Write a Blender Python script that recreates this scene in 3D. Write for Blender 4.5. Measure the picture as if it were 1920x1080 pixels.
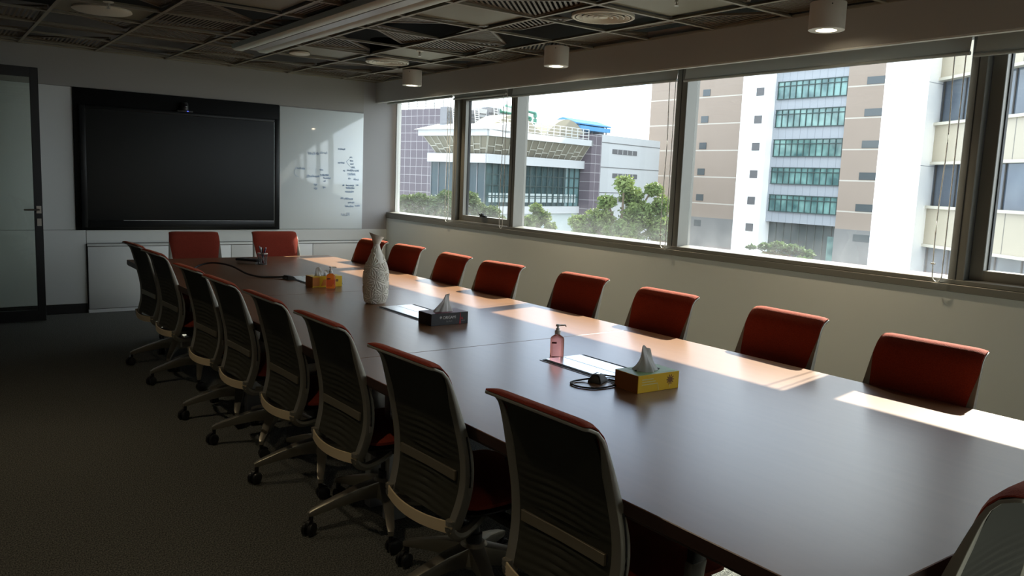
import bpy, bmesh, math, random
from mathutils import Vector, Matrix, noise
R_ = math.radians
random.seed(7)
C = bpy.context.scene.collection
S = bpy.context.scene
for o in list(bpy.data.objects):
    bpy.data.objects.remove(o)

# ------------------------------------------------------------------ camera
F_PX = 1523.77
CAM_H = 1.54
CR = ((0.80700574, -0.58918137, 0.04008805),      # camera right in world
      (-0.04549797, -0.12971324, -0.99050715),    # camera down
      (0.58878831, 0.79752103, -0.13148588))      # camera forward
cam_d = bpy.data.cameras.new('camera')
cam = bpy.data.objects.new('camera', cam_d)
C.objects.link(cam)
cam_d.sensor_width = 36.0
cam_d.lens = 36.0 * F_PX / 1920.0
cam_d.clip_end = 600
cam_d.clip_start = 0.05
m = Matrix.Identity(4)
for i in range(3):
    m[i][0] = CR[0][i]
    m[i][1] = -CR[1][i]
    m[i][2] = -CR[2][i]
m[2][3] = CAM_H
cam.matrix_world = m
S.camera = cam

# ------------------------------------------------------------------ world, sun, exposure
S.view_settings.view_transform = 'Standard'
S.view_settings.look = 'None'
S.view_settings.gamma = 1.0
S.view_settings.use_curve_mapping = False
S.view_settings.exposure = 1.12
S.cycles.max_bounces = 9
S.cycles.diffuse_bounces = 6
S.cycles.transparent_max_bounces = 12
S.cycles.use_denoising = True
S.cycles.sample_clamp_indirect = 6.0
S.cycles.caustics_reflective = False
S.cycles.caustics_refractive = False
w = bpy.data.worlds.new('sky')
S.world = w
w.use_nodes = True
nt = w.node_tree
nt.nodes.clear()
wo = nt.nodes.new('ShaderNodeOutputWorld')
bg = nt.nodes.new('ShaderNodeBackground')
tc = nt.nodes.new('ShaderNodeTexCoord')
mp = nt.nodes.new('ShaderNodeMapping')
mp.inputs['Scale'].default_value = (1.6, 1.6, 4.0)
nz = nt.nodes.new('ShaderNodeTexNoise')
nz.inputs['Scale'].default_value = 1.4
nz.inputs['Detail'].default_value = 5
cr = nt.nodes.new('ShaderNodeValToRGB')
cr.color_ramp.elements[0].position = 0.30
cr.color_ramp.elements[0].color = (0.50, 0.62, 0.86, 1)
cr.color_ramp.elements[1].position = 0.52
cr.color_ramp.elements[1].color = (0.90, 0.94, 1.0, 1)
nt.links.new(tc.outputs['Generated'], mp.inputs['Vector'])
nt.links.new(mp.outputs['Vector'], nz.inputs['Vector'])
nt.links.new(nz.outputs['Fac'], cr.inputs['Fac'])
nt.links.new(cr.outputs['Color'], bg.inputs['Color'])
nt.links.new(bg.outputs['Background'], wo.inputs['Surface'])
bg.inputs['Strength'].default_value = 2.0

SUN_DIR = Vector((-1.0, -0.18, -0.785)).normalized()
sun_d = bpy.data.lights.new('sun', 'SUN')
sun_d.energy = 11.5
sun_d.angle = R_(0.55)
sun_d.color = (1.0, 0.93, 0.82)
sun = bpy.data.objects.new('sun', sun_d)
C.objects.link(sun)
sun.rotation_euler = SUN_DIR.to_track_quat('-Z', 'Y').to_euler()
sun.location = (30, 8, 30)

# ------------------------------------------------------------------ materials
MATS = {}


def mat(name, col, rough=0.6, metal=0.0, spec=0.5, **k):
    mt = bpy.data.materials.new(name)
    mt.use_nodes = True
    b = mt.node_tree.nodes['Principled BSDF']
    b.inputs['Base Color'].default_value = (*col, 1)
    b.inputs['Roughness'].default_value = rough
    b.inputs['Metallic'].default_value = metal
    b.inputs['Specular IOR Level'].default_value = spec
    for kk, v in k.items():
        b.inputs[kk.replace('_', ' ')].default_value = v
    MATS[name] = mt
    return mt


def nodes(mt):
    return mt.node_tree.nodes, mt.node_tree.links, mt.node_tree.nodes['Principled BSDF']


def noise_col(mt, c1, c2, scale=5.0, detail=3.0, p0=0.35, p1=0.65, stretch=None, bump=0.0, bscale=None):
    N, L, b = nodes(mt)
    t = N.new('ShaderNodeTexCoord')
    mpn = N.new('ShaderNodeMapping')
    if stretch:
        mpn.inputs['Scale'].default_value = stretch
    n = N.new('ShaderNodeTexNoise')
    n.inputs['Scale'].default_value = scale
    n.inputs['Detail'].default_value = detail
    r = N.new('ShaderNodeValToRGB')
    r.color_ramp.elements[0].position = p0
    r.color_ramp.elements[1].position = p1
    r.color_ramp.elements[0].color = (*c1, 1)
    r.color_ramp.elements[1].color = (*c2, 1)
    L.new(t.outputs['Object'], mpn.inputs['Vector'])
    L.new(mpn.outputs['Vector'], n.inputs['Vector'])
    L.new(n.outputs['Fac'], r.inputs['Fac'])
    L.new(r.outputs['Color'], b.inputs['Base Color'])
    if bump:
        n2 = n
        if bscale:
            n2 = N.new('ShaderNodeTexNoise')
            n2.inputs['Scale'].default_value = bscale
            L.new(mpn.outputs['Vector'], n2.inputs['Vector'])
        bp = N.new('ShaderNodeBump')
        bp.inputs['Strength'].default_value = bump
        bp.inputs['Distance'].default_value = 0.01
        L.new(n2.outputs['Fac'], bp.inputs['Height'])
        L.new(bp.outputs['Normal'], b.inputs['Normal'])
    return mt


def grid_lines(mt, base, line, sx, sy, wid, axes='xz', off=(0, 0)):
    """base colour with thin joint lines every sx along the first axis and sy along the second (object space)."""
    N, L, b = nodes(mt)
    t = N.new('ShaderNodeTexCoord')
    sp = N.new('ShaderNodeSeparateXYZ')
    L.new(t.outputs['Object'], sp.inputs['Vector'])
    prev = None
    for ax, s, of in ((axes[0], sx, off[0]), (axes[1], sy, off[1])):
        if not s:
            continue
        a = N.new('ShaderNodeMath')
        a.operation = 'ADD'
        a.inputs[1].default_value = of + 1000 * s
        L.new(sp.outputs[ax.upper()], a.inputs[0])
        md = N.new('ShaderNodeMath')
        md.operation = 'MODULO'
        md.inputs[1].default_value = s
        L.new(a.outputs[0], md.inputs[0])
        lt = N.new('ShaderNodeMath')
        lt.operation = 'LESS_THAN'
        lt.inputs[1].default_value = wid
        L.new(md.outputs[0], lt.inputs[0])
        if prev is None:
            prev = lt
        else:
            mx = N.new('ShaderNodeMath')
            mx.operation = 'MAXIMUM'
            L.new(prev.outputs[0], mx.inputs[0])
            L.new(lt.outputs[0], mx.inputs[1])
            prev = mx
    mix = N.new('ShaderNodeMix')
    mix.data_type = 'RGBA'
    mix.inputs[6].default_value = (*base, 1)
    mix.inputs[7].default_value = (*line, 1)
    L.new(prev.outputs[0], mix.inputs[0])
    L.new(mix.outputs[2], b.inputs['Base Color'])
    return mt


# room
mat('paint_white', (0.66, 0.68, 0.68), 0.55)
mat('paint_parapet', (0.74, 0.77, 0.76), 0.6)
mat('paint_lavender', (0.33, 0.32, 0.325), 0.6)
mat('paint_bulkhead', (0.315, 0.30, 0.285), 0.6)
mat('paint_grey', (0.30, 0.29, 0.27), 0.7)
mat('paint_bright', (0.80, 0.80, 0.78), 0.6)
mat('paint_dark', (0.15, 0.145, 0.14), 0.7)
mat('pelmet_paint', (0.45, 0.435, 0.41), 0.6)
mat('black_slab', (0.012, 0.012, 0.012), 0.9)
mat('black_skirting', (0.015, 0.015, 0.016), 0.5)
mat('carpet', (0.05, 0.05, 0.045), 0.95, spec=0.1)
noise_col(MATS['carpet'], (0.050, 0.055, 0.054), (0.26, 0.26, 0.23), 190, 5, 0.36, 0.72, (1, 0.6, 1), bump=0.8, bscale=160)
mat('cabinet_white', (0.72, 0.74, 0.75), 0.45)
mat('gap_dark', (0.03, 0.03, 0.03), 0.8)
mat('frame_bronze', (0.20, 0.195, 0.175), 0.42, 0.25)
mat('gasket', (0.02, 0.02, 0.02), 0.6)
mat('jamb_white', (0.75, 0.74, 0.70), 0.5)
mat('blind_fabric', (0.60, 0.61, 0.58), 0.9, spec=0.1)
mat('chain_white', (0.90, 0.90, 0.88), 0.4)
bf = MATS['blind_fabric']
N, L, b = nodes(bf)
tl = N.new('ShaderNodeBsdfTranslucent')
tl.inputs['Color'].default_value = (0.48, 0.50, 0.48, 1)
mx = N.new('ShaderNodeMixShader')
mx.inputs[0].default_value = 0.38
L.new(b.outputs[0], mx.inputs[1])
L.new(tl.outputs[0], mx.inputs[2])
L.new(mx.outputs[0], N['Material Output'].inputs['Surface'])
# table
tw = mat('table_wood', (0.13, 0.055, 0.030), 0.40, spec=0.6, Coat_Weight=0.65, Coat_Roughness=0.27)
noise_col(tw, (0.190, 0.088, 0.038), (0.212, 0.100, 0.044), 6, 5, 0.3, 0.7, (5.0, 0.5, 1))
mat('table_edge', (0.050, 0.024, 0.017), 0.45)
mat('table_metal', (0.52, 0.53, 0.54), 0.4, 0.7)
mat('hatch_aluminium', (0.78, 0.80, 0.82), 0.28, 0.85)
mat('brush_black', (0.012, 0.012, 0.013), 0.8)
# chairs
rf = mat('red_fabric', (0.36, 0.042, 0.022), 0.85, spec=0.2, Sheen_Weight=0.3, Sheen_Roughness=0.35, Sheen_Tint=(1.0, 0.42, 0.22, 1))
noise_col(rf, (0.215, 0.030, 0.017), (0.285, 0.042, 0.023), 260, 2, 0.35, 0.65, bump=0.25)
mat('chair_metal', (0.325, 0.31, 0.265), 0.40, 0.45)
mat('chair_bar_dull', (0.42, 0.37, 0.28), 0.30, 0.75)
mat('chair_bar', (0.95, 0.77, 0.50), 0.30, 0.15)
mat('chair_mesh', (0.045, 0.045, 0.034), 0.65, spec=0.30)
mat('black_plastic', (0.016, 0.016, 0.017), 0.45)
mat('caster_black', (0.012, 0.012, 0.013), 0.35)
mat('base_aluminium', (0.50, 0.47, 0.40), 0.36, 0.85)
# screen wall
mat('panel_black', (0.007, 0.008, 0.009), 0.35, spec=0.25)
mat('screen_black', (0.006, 0.007, 0.007), 0.24, spec=0.18)
mat('bezel_line', (0.55, 0.56, 0.58), 0.3, 0.8)
mat('board_glass', (0.76, 0.82, 0.85), 0.06, spec=0.9)
mat('marker_ink', (0.27, 0.42, 0.64), 0.6)
mat('steel', (0.55, 0.52, 0.48), 0.3, 1.0)
mat('lens_dark', (0.01, 0.01, 0.02), 0.1)
mb_ = mat('status_blue', (0.05, 0.08, 0.5), 0.4)
mb_.node_tree.nodes['Principled BSDF'].inputs['Emission Color'].default_value = (0.1, 0.15, 1, 1)
mb_.node_tree.nodes['Principled BSDF'].inputs['Emission Strength'].default_value = 0.6
# ceiling
mat('tee_grid', (0.28, 0.25, 0.19), 0.5)
mat('slat_brown', (0.165, 0.128, 0.088), 0.5)
mat('panel_tan', (0.21, 0.185, 0.12), 0.5)
mat('trough_white', (0.62, 0.71, 0.68), 0.5)
mat('trough_lens', (0.42, 0.45, 0.48), 0.35)
mat('diffuser_cream', (0.72, 0.67, 0.56), 0.5)
mat('lamp_white', (0.66, 0.62, 0.57), 0.5)
ml = mat('lamp_glow', (1, 0.9, 0.7), 0.5)
ml.node_tree.nodes['Principled BSDF'].inputs['Emission Color'].default_value = (1, 0.86, 0.62, 1)
ml.node_tree.nodes['Principled BSDF'].inputs['Emission Strength'].default_value = 10.0
# table things
mat('vase_glaze', (0.88, 0.86, 0.76), 0.45)
mat('box_yellow', (0.92, 0.58, 0.02), 0.4)
mat('box_brown', (0.30, 0.11, 0.03), 0.45)
mat('box_green', (0.35, 0.55, 0.28), 0.45)
mat('box_orange', (0.75, 0.25, 0.03), 0.45)
mat('box_black', (0.012, 0.012, 0.016), 0.4)
mat('box_maroon', (0.16, 0.03, 0.06), 0.45)
mat('box_red', (0.45, 0.02, 0.03), 0.45)
mat('print_white', (0.8, 0.8, 0.8), 0.5)
mat('print_grey', (0.25, 0.25, 0.26), 0.5)
mat('print_cream', (0.85, 0.72, 0.30), 0.5)
mat('print_brown', (0.25, 0.10, 0.02), 0.5)
mat('pump_white', (0.85, 0.84, 0.80), 0.4)
mat('label_dark', (0.14, 0.03, 0.03), 0.4)
mat('label_faint', (0.62, 0.22, 0.18), 0.5)
mat('cable_black', (0.015, 0.015, 0.017), 0.5)
mat('mesh_cup', (0.12, 0.12, 0.12), 0.4, 0.8)
mat('pen_red', (0.25, 0.02, 0.02), 0.3)
mat('pen_blue', (0.03, 0.05, 0.15), 0.3)
mat('pen_white', (0.65, 0.65, 0.63), 0.3)
mat('pen_grey', (0.16, 0.16, 0.17), 0.3)
mat('pen_dark', (0.02, 0.02, 0.02), 0.3)


def thin_glass(name, tint, dust=0.0, z0=0.0, z1=1.0):
    """window pane: clear sheet with a fresnel reflection and a film of dust that is thickest along the bottom edge"""
    mt = bpy.data.materials.new(name)
    mt.use_nodes = True
    N, L = mt.node_tree.nodes, mt.node_tree.links
    N.clear()
    out = N.new('ShaderNodeOutputMaterial')
    tr = N.new('ShaderNodeBsdfTransparent')
    tr.inputs['Color'].default_value = (*tint, 1)
    gl = N.new('ShaderNodeBsdfGlossy')
    gl.inputs['Roughness'].default_value = 0.02
    lw = N.new('ShaderNodeLayerWeight')
    lw.inputs['Blend'].default_value = 0.5
    pw = N.new('ShaderNodeMath')
    pw.operation = 'POWER'
    pw.inputs[1].default_value = 5.0
    L.new(lw.outputs['Facing'], pw.inputs[0])
    fr = N.new('ShaderNodeMath')
    fr.operation = 'MULTIPLY_ADD'
    fr.inputs[1].default_value = 0.9
    fr.inputs[2].default_value = 0.035
    L.new(pw.outputs[0], fr.inputs[0])
    mx = N.new('ShaderNodeMixShader')
    L.new(fr.outputs[0], mx.inputs[0])
    L.new(tr.outputs[0], mx.inputs[1])
    L.new(gl.outputs[0], mx.inputs[2])
    last = mx
    if dust:
        t = N.new('ShaderNodeTexCoord')
        sp = N.new('ShaderNodeSeparateXYZ')
        L.new(t.outputs['Object'], sp.inputs[0])
        mr = N.new('ShaderNodeMapRange')
        mr.inputs['From Min'].default_value = z0
        mr.inputs['From Max'].default_value = z1
        mr.inputs['To Min'].default_value = dust
        mr.inputs['To Max'].default_value = 0.004
        mr.interpolation_type = 'SMOOTHSTEP'
        L.new(sp.outputs['Z'], mr.inputs['Value'])
        n = N.new('ShaderNodeTexNoise')
        n.inputs['Scale'].default_value = 6
        n.inputs['Detail'].default_value = 6
        L.new(t.outputs['Object'], n.inputs['Vector'])
        mu = N.new('ShaderNodeMath')
        mu.operation = 'MULTIPLY'
        L.new(mr.outputs[0], mu.inputs[0])
        L.new(n.outputs['Fac'], mu.inputs[1])
        tl = N.new('ShaderNodeBsdfTranslucent')
        tl.inputs['Color'].default_value = (0.8, 0.82, 0.85, 1)
        m2 = N.new('ShaderNodeMixShader')
        L.new(mu.outputs[0], m2.inputs[0])
        L.new(mx.outputs[0], m2.inputs[1])
        L.new(tl.outputs[0], m2.inputs[2])
        last = m2
    L.new(last.outputs[0], out.inputs['Surface'])
    MATS[name] = mt
    return mt


thin_glass('window_glass', (0.90, 0.93, 0.92), 0.045, 1.05, 1.40)
thin_glass('door_glass', (0.90, 0.94, 0.90))


def liquid(name, col):
    mt = mat(name, col, 0.04, Transmission_Weight=0.9, IOR=1.33)
    return mt


liquid('soap_pink', (1.0, 0.42, 0.36))
liquid('soap_orange', (1.0, 0.36, 0.22))
liquid('clear_plastic', (0.95, 0.95, 0.95))
tm = mat('tissue', (0.93, 0.93, 0.92), 0.8, spec=0.1)
N, L, b = nodes(tm)
tl = N.new('ShaderNodeBsdfTranslucent')
tl.inputs['Color'].default_value = (0.8, 0.8, 0.78, 1)
mx = N.new('ShaderNodeMixShader')
mx.inputs[0].default_value = 0.4
L.new(b.outputs[0], mx.inputs[1])
L.new(tl.outputs[0], mx.inputs[2])
L.new(mx.outputs[0], N['Material Output'].inputs['Surface'])

# outdoors
mat('ext_beige', (0.294, 0.235, 0.194), 0.8)
grid_lines(MATS['ext_beige'], (0.294, 0.235, 0.194), (0.470, 0.435, 0.388), 0, 3.62, 0.16, 'xz', (0, 0))
mat('ext_lower_grey', (0.178, 0.178, 0.178), 0.8)
mat('ext_white', (0.50, 0.51, 0.52), 0.6)
mat('ext_pier', (0.95, 0.95, 0.94), 0.6)
mat('ext_panel_grey', (0.313, 0.337, 0.373), 0.45)
grid_lines(MATS['ext_panel_grey'], (0.313, 0.337, 0.373), (0.205, 0.223, 0.253), 1.05, 0, 0.06, 'xz')
mat('ext_cream', (0.373, 0.331, 0.253), 0.25)
grid_lines(MATS['ext_cream'], (0.373, 0.331, 0.253), (0.132, 0.120, 0.096), 2.9, 0, 0.05, 'xz')
mat('ext_ledge', (0.462, 0.434, 0.364), 0.4)
mat('ext_glass_green', (0.059, 0.154, 0.150), 0.08, spec=0.8)
noise_col(MATS['ext_glass_green'], (0.042, 0.112, 0.115), (0.189, 0.350, 0.329), 0.5, 2, 0.35, 0.65, (1, 1, 1))
mat('ext_glass_blue', (0.059, 0.084, 0.112), 0.06, spec=0.8)
noise_col(MATS['ext_glass_blue'], (0.042, 0.059, 0.084), (0.105, 0.133, 0.161), 0.35, 2, 0.4, 0.6)
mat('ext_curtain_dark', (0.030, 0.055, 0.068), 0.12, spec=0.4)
mat('ext_glass_dark', (0.030, 0.050, 0.055), 0.1, spec=0.6)
mat('ext_mullion', (0.025, 0.05, 0.05), 0.6)
mat('ext_small_pane', (0.070, 0.084, 0.091), 0.15)
mat('ext_vent_grey', (0.112, 0.112, 0.119), 0.7)
mat('ext_curtain', (0.070, 0.154, 0.175), 0.06, spec=0.9)
noise_col(MATS['ext_curtain'], (0.032, 0.081, 0.091), (0.133, 0.238, 0.245), 0.18, 3, 0.38, 0.62, (1, 1, 0.4))
mat('ext_tile_purple', (0.119, 0.098, 0.119), 0.5)
grid_lines(MATS['ext_tile_purple'], (0.119, 0.098, 0.119), (0.385, 0.364, 0.378), 1.1, 1.1, 0.055, 'xz')
mat('ext_slope_panel', (0.238, 0.217, 0.168), 0.5)
mat('ext_slope_line', (0.462, 0.448, 0.385), 0.5)
mat('ext_roof_beige', (0.294, 0.266, 0.203), 0.7)
mat('ext_steel_white', (0.595, 0.602, 0.595), 0.5)
mat('ext_unit_grey', (0.196, 0.196, 0.210), 0.6)
mat('ext_unit_light', (0.406, 0.406, 0.406), 0.6)
mat('ext_pipe_green', (0.084, 0.266, 0.189), 0.5)
mat('ext_shed_blue', (0.091, 0.294, 0.525), 0.5)
mat('ext_blind_white', (0.420, 0.476, 0.476), 0.6)
mat('ext_line_dark', (0.14, 0.14, 0.14), 0.7)
mat('ground', (0.14, 0.14, 0.13), 0.9)
noise_col(MATS['ground'], (0.10, 0.11, 0.09), (0.20, 0.20, 0.18), 0.15, 4)
mat('bark', (0.12, 0.09, 0.06), 0.9)


def leaf_mat(name, c1, c2):
    mt = mat(name, c1, 0.6, spec=0.2)
    noise_col(mt, c1, c2, 1.2, 3, 0.35, 0.65)
    N, L, b = nodes(mt)
    tl = N.new('ShaderNodeBsdfTranslucent')
    tl.inputs['Color'].default_value = (c2[0] * 1.1, c2[1] * 1.1, c2[2] * 0.7, 1)
    mx = N.new('ShaderNodeMixShader')
    mx.inputs[0].default_value = 0.22
    L.new(b.outputs[0], mx.inputs[1])
    L.new(tl.outputs[0], mx.inputs[2])
    L.new(mx.outputs[0], N['Material Output'].inputs['Surface'])


leaf_mat('leaf_light', (0.045, 0.085, 0.027), (0.17, 0.22, 0.08))
leaf_mat('leaf_mid', (0.04, 0.07, 0.03), (0.11, 0.15, 0.065))
leaf_mat('leaf_dark', (0.03, 0.07, 0.03), (0.09, 0.14, 0.06))


# ------------------------------------------------------------------ mesh helpers
class MB:
    def __init__(s):
        s.v, s.f, s.mi = [], [], []

    def add(s, verts, faces, m=0):
        o = len(s.v)
        s.v += [tuple(p) for p in verts]
        s.f += [tuple(i + o for i in f) for f in faces]
        s.mi += [m] * len(faces)
        return s

    def box(s, x0, x1, y0, y1, z0, z1, m=0):
        v = [(x0, y0, z0), (x1, y0, z0), (x1, y1, z0), (x0, y1, z0), (x0, y0, z1), (x1, y0, z1), (x1, y1, z1), (x0, y1, z1)]
        return s.add(v, [(0, 3, 2, 1), (4, 5, 6, 7), (0, 1, 5, 4), (1, 2, 6, 5), (2, 3, 7, 6), (3, 0, 4, 7)], m)

    def bar(s, p, q, w, h, up=(0, 0, 1), m=0, w2=None, h2=None):
        p, q = Vector(p), Vector(q)
        d = (q - p).normalized()
        u = Vector(up)
        a = d.cross(u)
        if a.length < 1e-5:
            a = d.cross(Vector((1, 0, 0)))
        a.normalize()
        u = a.cross(d).normalized()
        w2 = w if w2 is None else w2
        h2 = h if h2 is None else h2
        v = []
        for c, ww, hh in ((p, w, h), (q, w2, h2)):
            v += [c - a * ww / 2 - u * hh / 2, c + a * ww / 2 - u * hh / 2, c + a * ww / 2 + u * hh / 2, c - a * ww / 2 + u * hh / 2]
        return s.add(v, [(0, 1, 2, 3), (7, 6, 5, 4), (0, 4, 5, 1), (1, 5, 6, 2), (2, 6, 7, 3), (3, 7, 4, 0)], m)

    def lathe(s, prof, n=24, c=(0, 0, 0), sx=1.0, sy=1.0, m=0, cap=True):
        v, f = [], []
        for r, z in prof:
            for k in range(n):
                a = 2 * math.pi * k / n
                v.append((c[0] + r * sx * math.cos(a), c[1] + r * sy * math.sin(a), c[2] + z))
        for i in range(len(prof) - 1):
            for k in range(n):
                k2 = (k + 1) % n
                f.append((i * n + k, i * n + k2, (i + 1) * n + k2, (i + 1) * n + k))
        if cap:
            f.append(tuple(reversed(range(n))))
            f.append(tuple((len(prof) - 1) * n + k for k in range(n)))
        return s.add(v, f, m)

    def tube(s, pts, r, n=8, closed=False, m=0, flat=1.0, up=(0, 0, 1)):
        pts = [Vector(p) for p in pts]
        rs = r if isinstance(r, (list, tuple)) else [r] * len(pts)
        v, f = [], []
        K = len(pts)
        upv = Vector(up)
        for i, p in enumerate(pts):
            if closed:
                d = pts[(i + 1) % K] - pts[i - 1]
            else:
                d = pts[min(i + 1, K - 1)] - pts[max(i - 1, 0)]
            d.normalize()
            a = d.cross(upv)
            if a.length < 1e-3:
                a = d.cross(Vector((0.93, 0.37, 0)))
            a.normalize()
            u = a.cross(d).normalized()
            for k in range(n):
                t = 2 * math.pi * k / n
                v.append(p + a * rs[i] * math.cos(t) + u * rs[i] * flat * math.sin(t))
        rng = K if closed else K - 1
        for i in range(rng):
            j = (i + 1) % K
            for k in range(n):
                k2 = (k + 1) % n
                f.append((i * n + k, i * n + k2, j * n + k2, j * n + k))
        if not closed:
            f.append(tuple(reversed(range(n))))
            f.append(tuple((K - 1) * n + k for k in range(n)))
        return s.add(v, f, m)

    def prism(s, poly, a0, a1, axis='y', m=0):
        n = len(poly)

        def P(p, t):
            if axis == 'y':
                return (p[0], t, p[1])
            if axis == 'x':
                return (t, p[0], p[1])
            return (p[0], p[1], t)
        v = [P(p, a0) for p in poly] + [P(p, a1) for p in poly]
        f = [tuple(range(n)), tuple(reversed(range(n, 2 * n)))]
        for i in range(n):
            j = (i + 1) % n
            f.append((i, i + n, j + n, j))
        return s.add(v, f, m)

    def grid(s, rows, m=0, closed_u=False):
        """rows: list of equal-length lists of points"""
        nr, nc = len(rows), len(rows[0])
        v = [p for r in rows for p in r]
        f = []
        for i in range(nr - 1):
            for j in range(nc if closed_u else nc - 1):
                j2 = (j + 1) % nc
                f.append((i * nc + j, i * nc + j2, (i + 1) * nc + j2, (i + 1) * nc + j))
        return s.add(v, f, m)

    def sheet(s, front, back, m=0):
        """closed slab between two equal grids of points"""
        nr, nc = len(front), len(front[0])
        v = [p for r in front for p in r] + [p for r in back for p in r]
        B = nr * nc
        f = []
        for i in range(nr - 1):
            for j in range(nc - 1):
                a, b_, c, d = i * nc + j, i * nc + j + 1, (i + 1) * nc + j + 1, (i + 1) * nc + j
                f.append((a, b_, c, d))
                f.append((B + d, B + c, B + b_, B + a))
        edge = [(0, j) for j in range(nc)] + [(i, nc - 1) for i in range(1, nr)] + [(nr - 1, j) for j in range(nc - 2, -1, -1)] + [(i, 0) for i in range(nr - 2, 0, -1)]
        ids = [i * nc + j for i, j in edge]
        for k in range(len(ids)):
            a, b_ = ids[k], ids[(k + 1) % len(ids)]
            f.append((b_, a, B + a, B + b_))
        return s.add(v, f, m)

    def build(s, name, mats, parent=None, bevel=0.0, seg=2, smooth=True, angle=35, loc=None, rz=0.0):
        me = bpy.data.meshes.new(name)
        me.from_pydata(s.v, [], s.f)
        if not isinstance(mats, (list, tuple)):
            mats = [mats]
        for mm in mats:
            me.materials.append(MATS[mm])
        me.polygons.foreach_set('material_index', s.mi)
        bm = bmesh.new()
        bm.from_mesh(me)
        bmesh.ops.recalc_face_normals(bm, faces=bm.faces)
        if bevel:
            es = [e for e in bm.edges if len(e.link_faces) == 2 and e.calc_face_angle(0) > R_(30)]
            bmesh.ops.bevel(bm, geom=es, offset=bevel, segments=seg, profile=0.5, affect='EDGES', clamp_overlap=True)
        bm.to_mesh(me)
        bm.free()
        if smooth:
            me.polygons.foreach_set('use_smooth', [True] * len(me.polygons))
            me.set_sharp_from_angle(angle=R_(angle))
        me.update()
        o = bpy.data.objects.new(name, me)
        C.objects.link(o)
        if parent:
            o.parent = parent
        if loc:
            o.location = loc
        o.rotation_euler.z = rz
        return o


def tag(o, label=None, cat=None, group=None, kind=None):
    if label:
        o['label'] = label
    if cat:
        o['category'] = cat
    if group:
        o['group'] = group
    if kind:
        o['kind'] = kind
    return o


def thing(name, label, cat, loc=(0, 0, 0), rz=0.0, group=None, kind=None):
    o = bpy.data.objects.new(name, None)
    o.empty_display_size = 0.1
    C.objects.link(o)
    o.location = loc
    o.rotation_euler.z = rz
    return tag(o, label, cat, group, kind)


def copy_tree(o, parent=None):
    c = o.copy()
    C.objects.link(c)
    if parent:
        c.parent = parent
    for ch in list(o.children):
        copy_tree(ch, c)
    return c


def text_obj(txt, size, name, material, parent, loc, rot, extr=0.0004, sx=1.0):
    cu = bpy.data.curves.new(name, 'FONT')
    cu.body = txt
    cu.size = size
    cu.extrude = extr
    tmp = bpy.data.objects.new('text_tmp', cu)
    C.objects.link(tmp)
    dg = bpy.context.evaluated_depsgraph_get()
    me = bpy.data.meshes.new_from_object(tmp.evaluated_get(dg))
    bpy.data.objects.remove(tmp)
    me.materials.clear()
    me.materials.append(MATS[material])
    o = bpy.data.objects.new(name, me)
    C.objects.link(o)
    o.parent = parent
    o.location = loc
    o.rotation_euler = rot
    o.scale.x = sx
    return o


def smooth_path(pts, n=6):
    """Catmull-Rom"""
    P = [Vector(p) for p in pts]
    P = [P[0] * 2 - P[1]] + P + [P[-1] * 2 - P[-2]]
    out = []
    for i in range(1, len(P) - 2):
        for k in range(n):
            t = k / n
            a, b_, c, d = P[i - 1], P[i], P[i + 1], P[i + 2]
            out.append(0.5 * ((2 * b_) + (c - a) * t + (2 * a - 5 * b_ + 4 * c - d) * t * t + (3 * b_ - a - 3 * c + d) * t ** 3))
    out.append(P[-2])
    return out


def ray(u, v):
    a, b_ = (u - 960) / F_PX, (v - 540) / F_PX
    return Vector([CR[0][i] * a + CR[1][i] * b_ + CR[2][i] for i in range(3)])


def in_view(p, marg=60):
    d = Vector(p) - Vector((0, 0, CAM_H))
    z = sum(CR[2][i] * d[i] for i in range(3))
    if z < 0.1:
        return False
    u = 960 + F_PX * sum(CR[0][i] * d[i] for i in range(3)) / z
    v = 540 + F_PX * sum(CR[1][i] * d[i] for i in range(3)) / z
    return -marg < u < 1920 + marg and -marg < v < 1080 + marg


# ------------------------------------------------------------------ the room
XL, XW, YN, YF, ZC = -0.28, 4.84, -1.75, 9.305, 2.66
XG = 4.955     # glass plane
XO = 5.06      # outer face of the window wall


def struct(name, mb, mm, **k):
    return tag(mb.build(name, mm, **k), kind='structure')


struct('floor', MB().box(XL - 0.2, XO, YN - 0.2, YF + 0.2, -0.2, 0.0), 'carpet', smooth=False)
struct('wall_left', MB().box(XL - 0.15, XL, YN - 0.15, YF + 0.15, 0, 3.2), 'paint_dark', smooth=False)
struct('wall_near', MB().box(XL, XO, YN - 0.15, YN, 0, 3.2), 'paint_bright', smooth=False)
struct('wall_far', MB().box(XL, XG + 0.035, YF, YF + 0.15, 0, 3.2), 'paint_lavender', smooth=False)
struct('wall_window', MB().box(XW, XO, YN, YF, 0, 1.0).box(XG - 0.03, XO, YN, YF, 2.52, 3.2), 'paint_parapet', smooth=False)
# far wall finishes: bulkhead above, white panels
struct('trim_bulkhead', MB().box(XL, 4.498, YF - 0.014, YF, 2.287, 2.72), 'paint_bulkhead', bevel=0.002, seg=1)
struct('trim_panel', MB().box(XL, 1.318, YF - 0.012, YF, 0.862, 2.284), 'paint_white', bevel=0.0015, seg=1)
struct('trim_dado', MB().box(XL, 1.405, YF - 0.012, YF, 0.10, 0.857).box(1.41, XW, YF - 0.012, YF, 0.722, 0.857), 'paint_white', bevel=0.0015, seg=1)
struct('baseboard_far', MB().box(XL, 1.40, YF - 0.016, YF, 0, 0.095), 'black_skirting')
struct('baseboard_window', MB().box(XW - 0.012, XW, YN, YF - 0.03, 0, 0.08), 'black_skirting')
struct('baseboard_left', MB().box(XL, XL + 0.012, YN, YF - 0.03, 0, 0.09), 'black_skirting')

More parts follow.
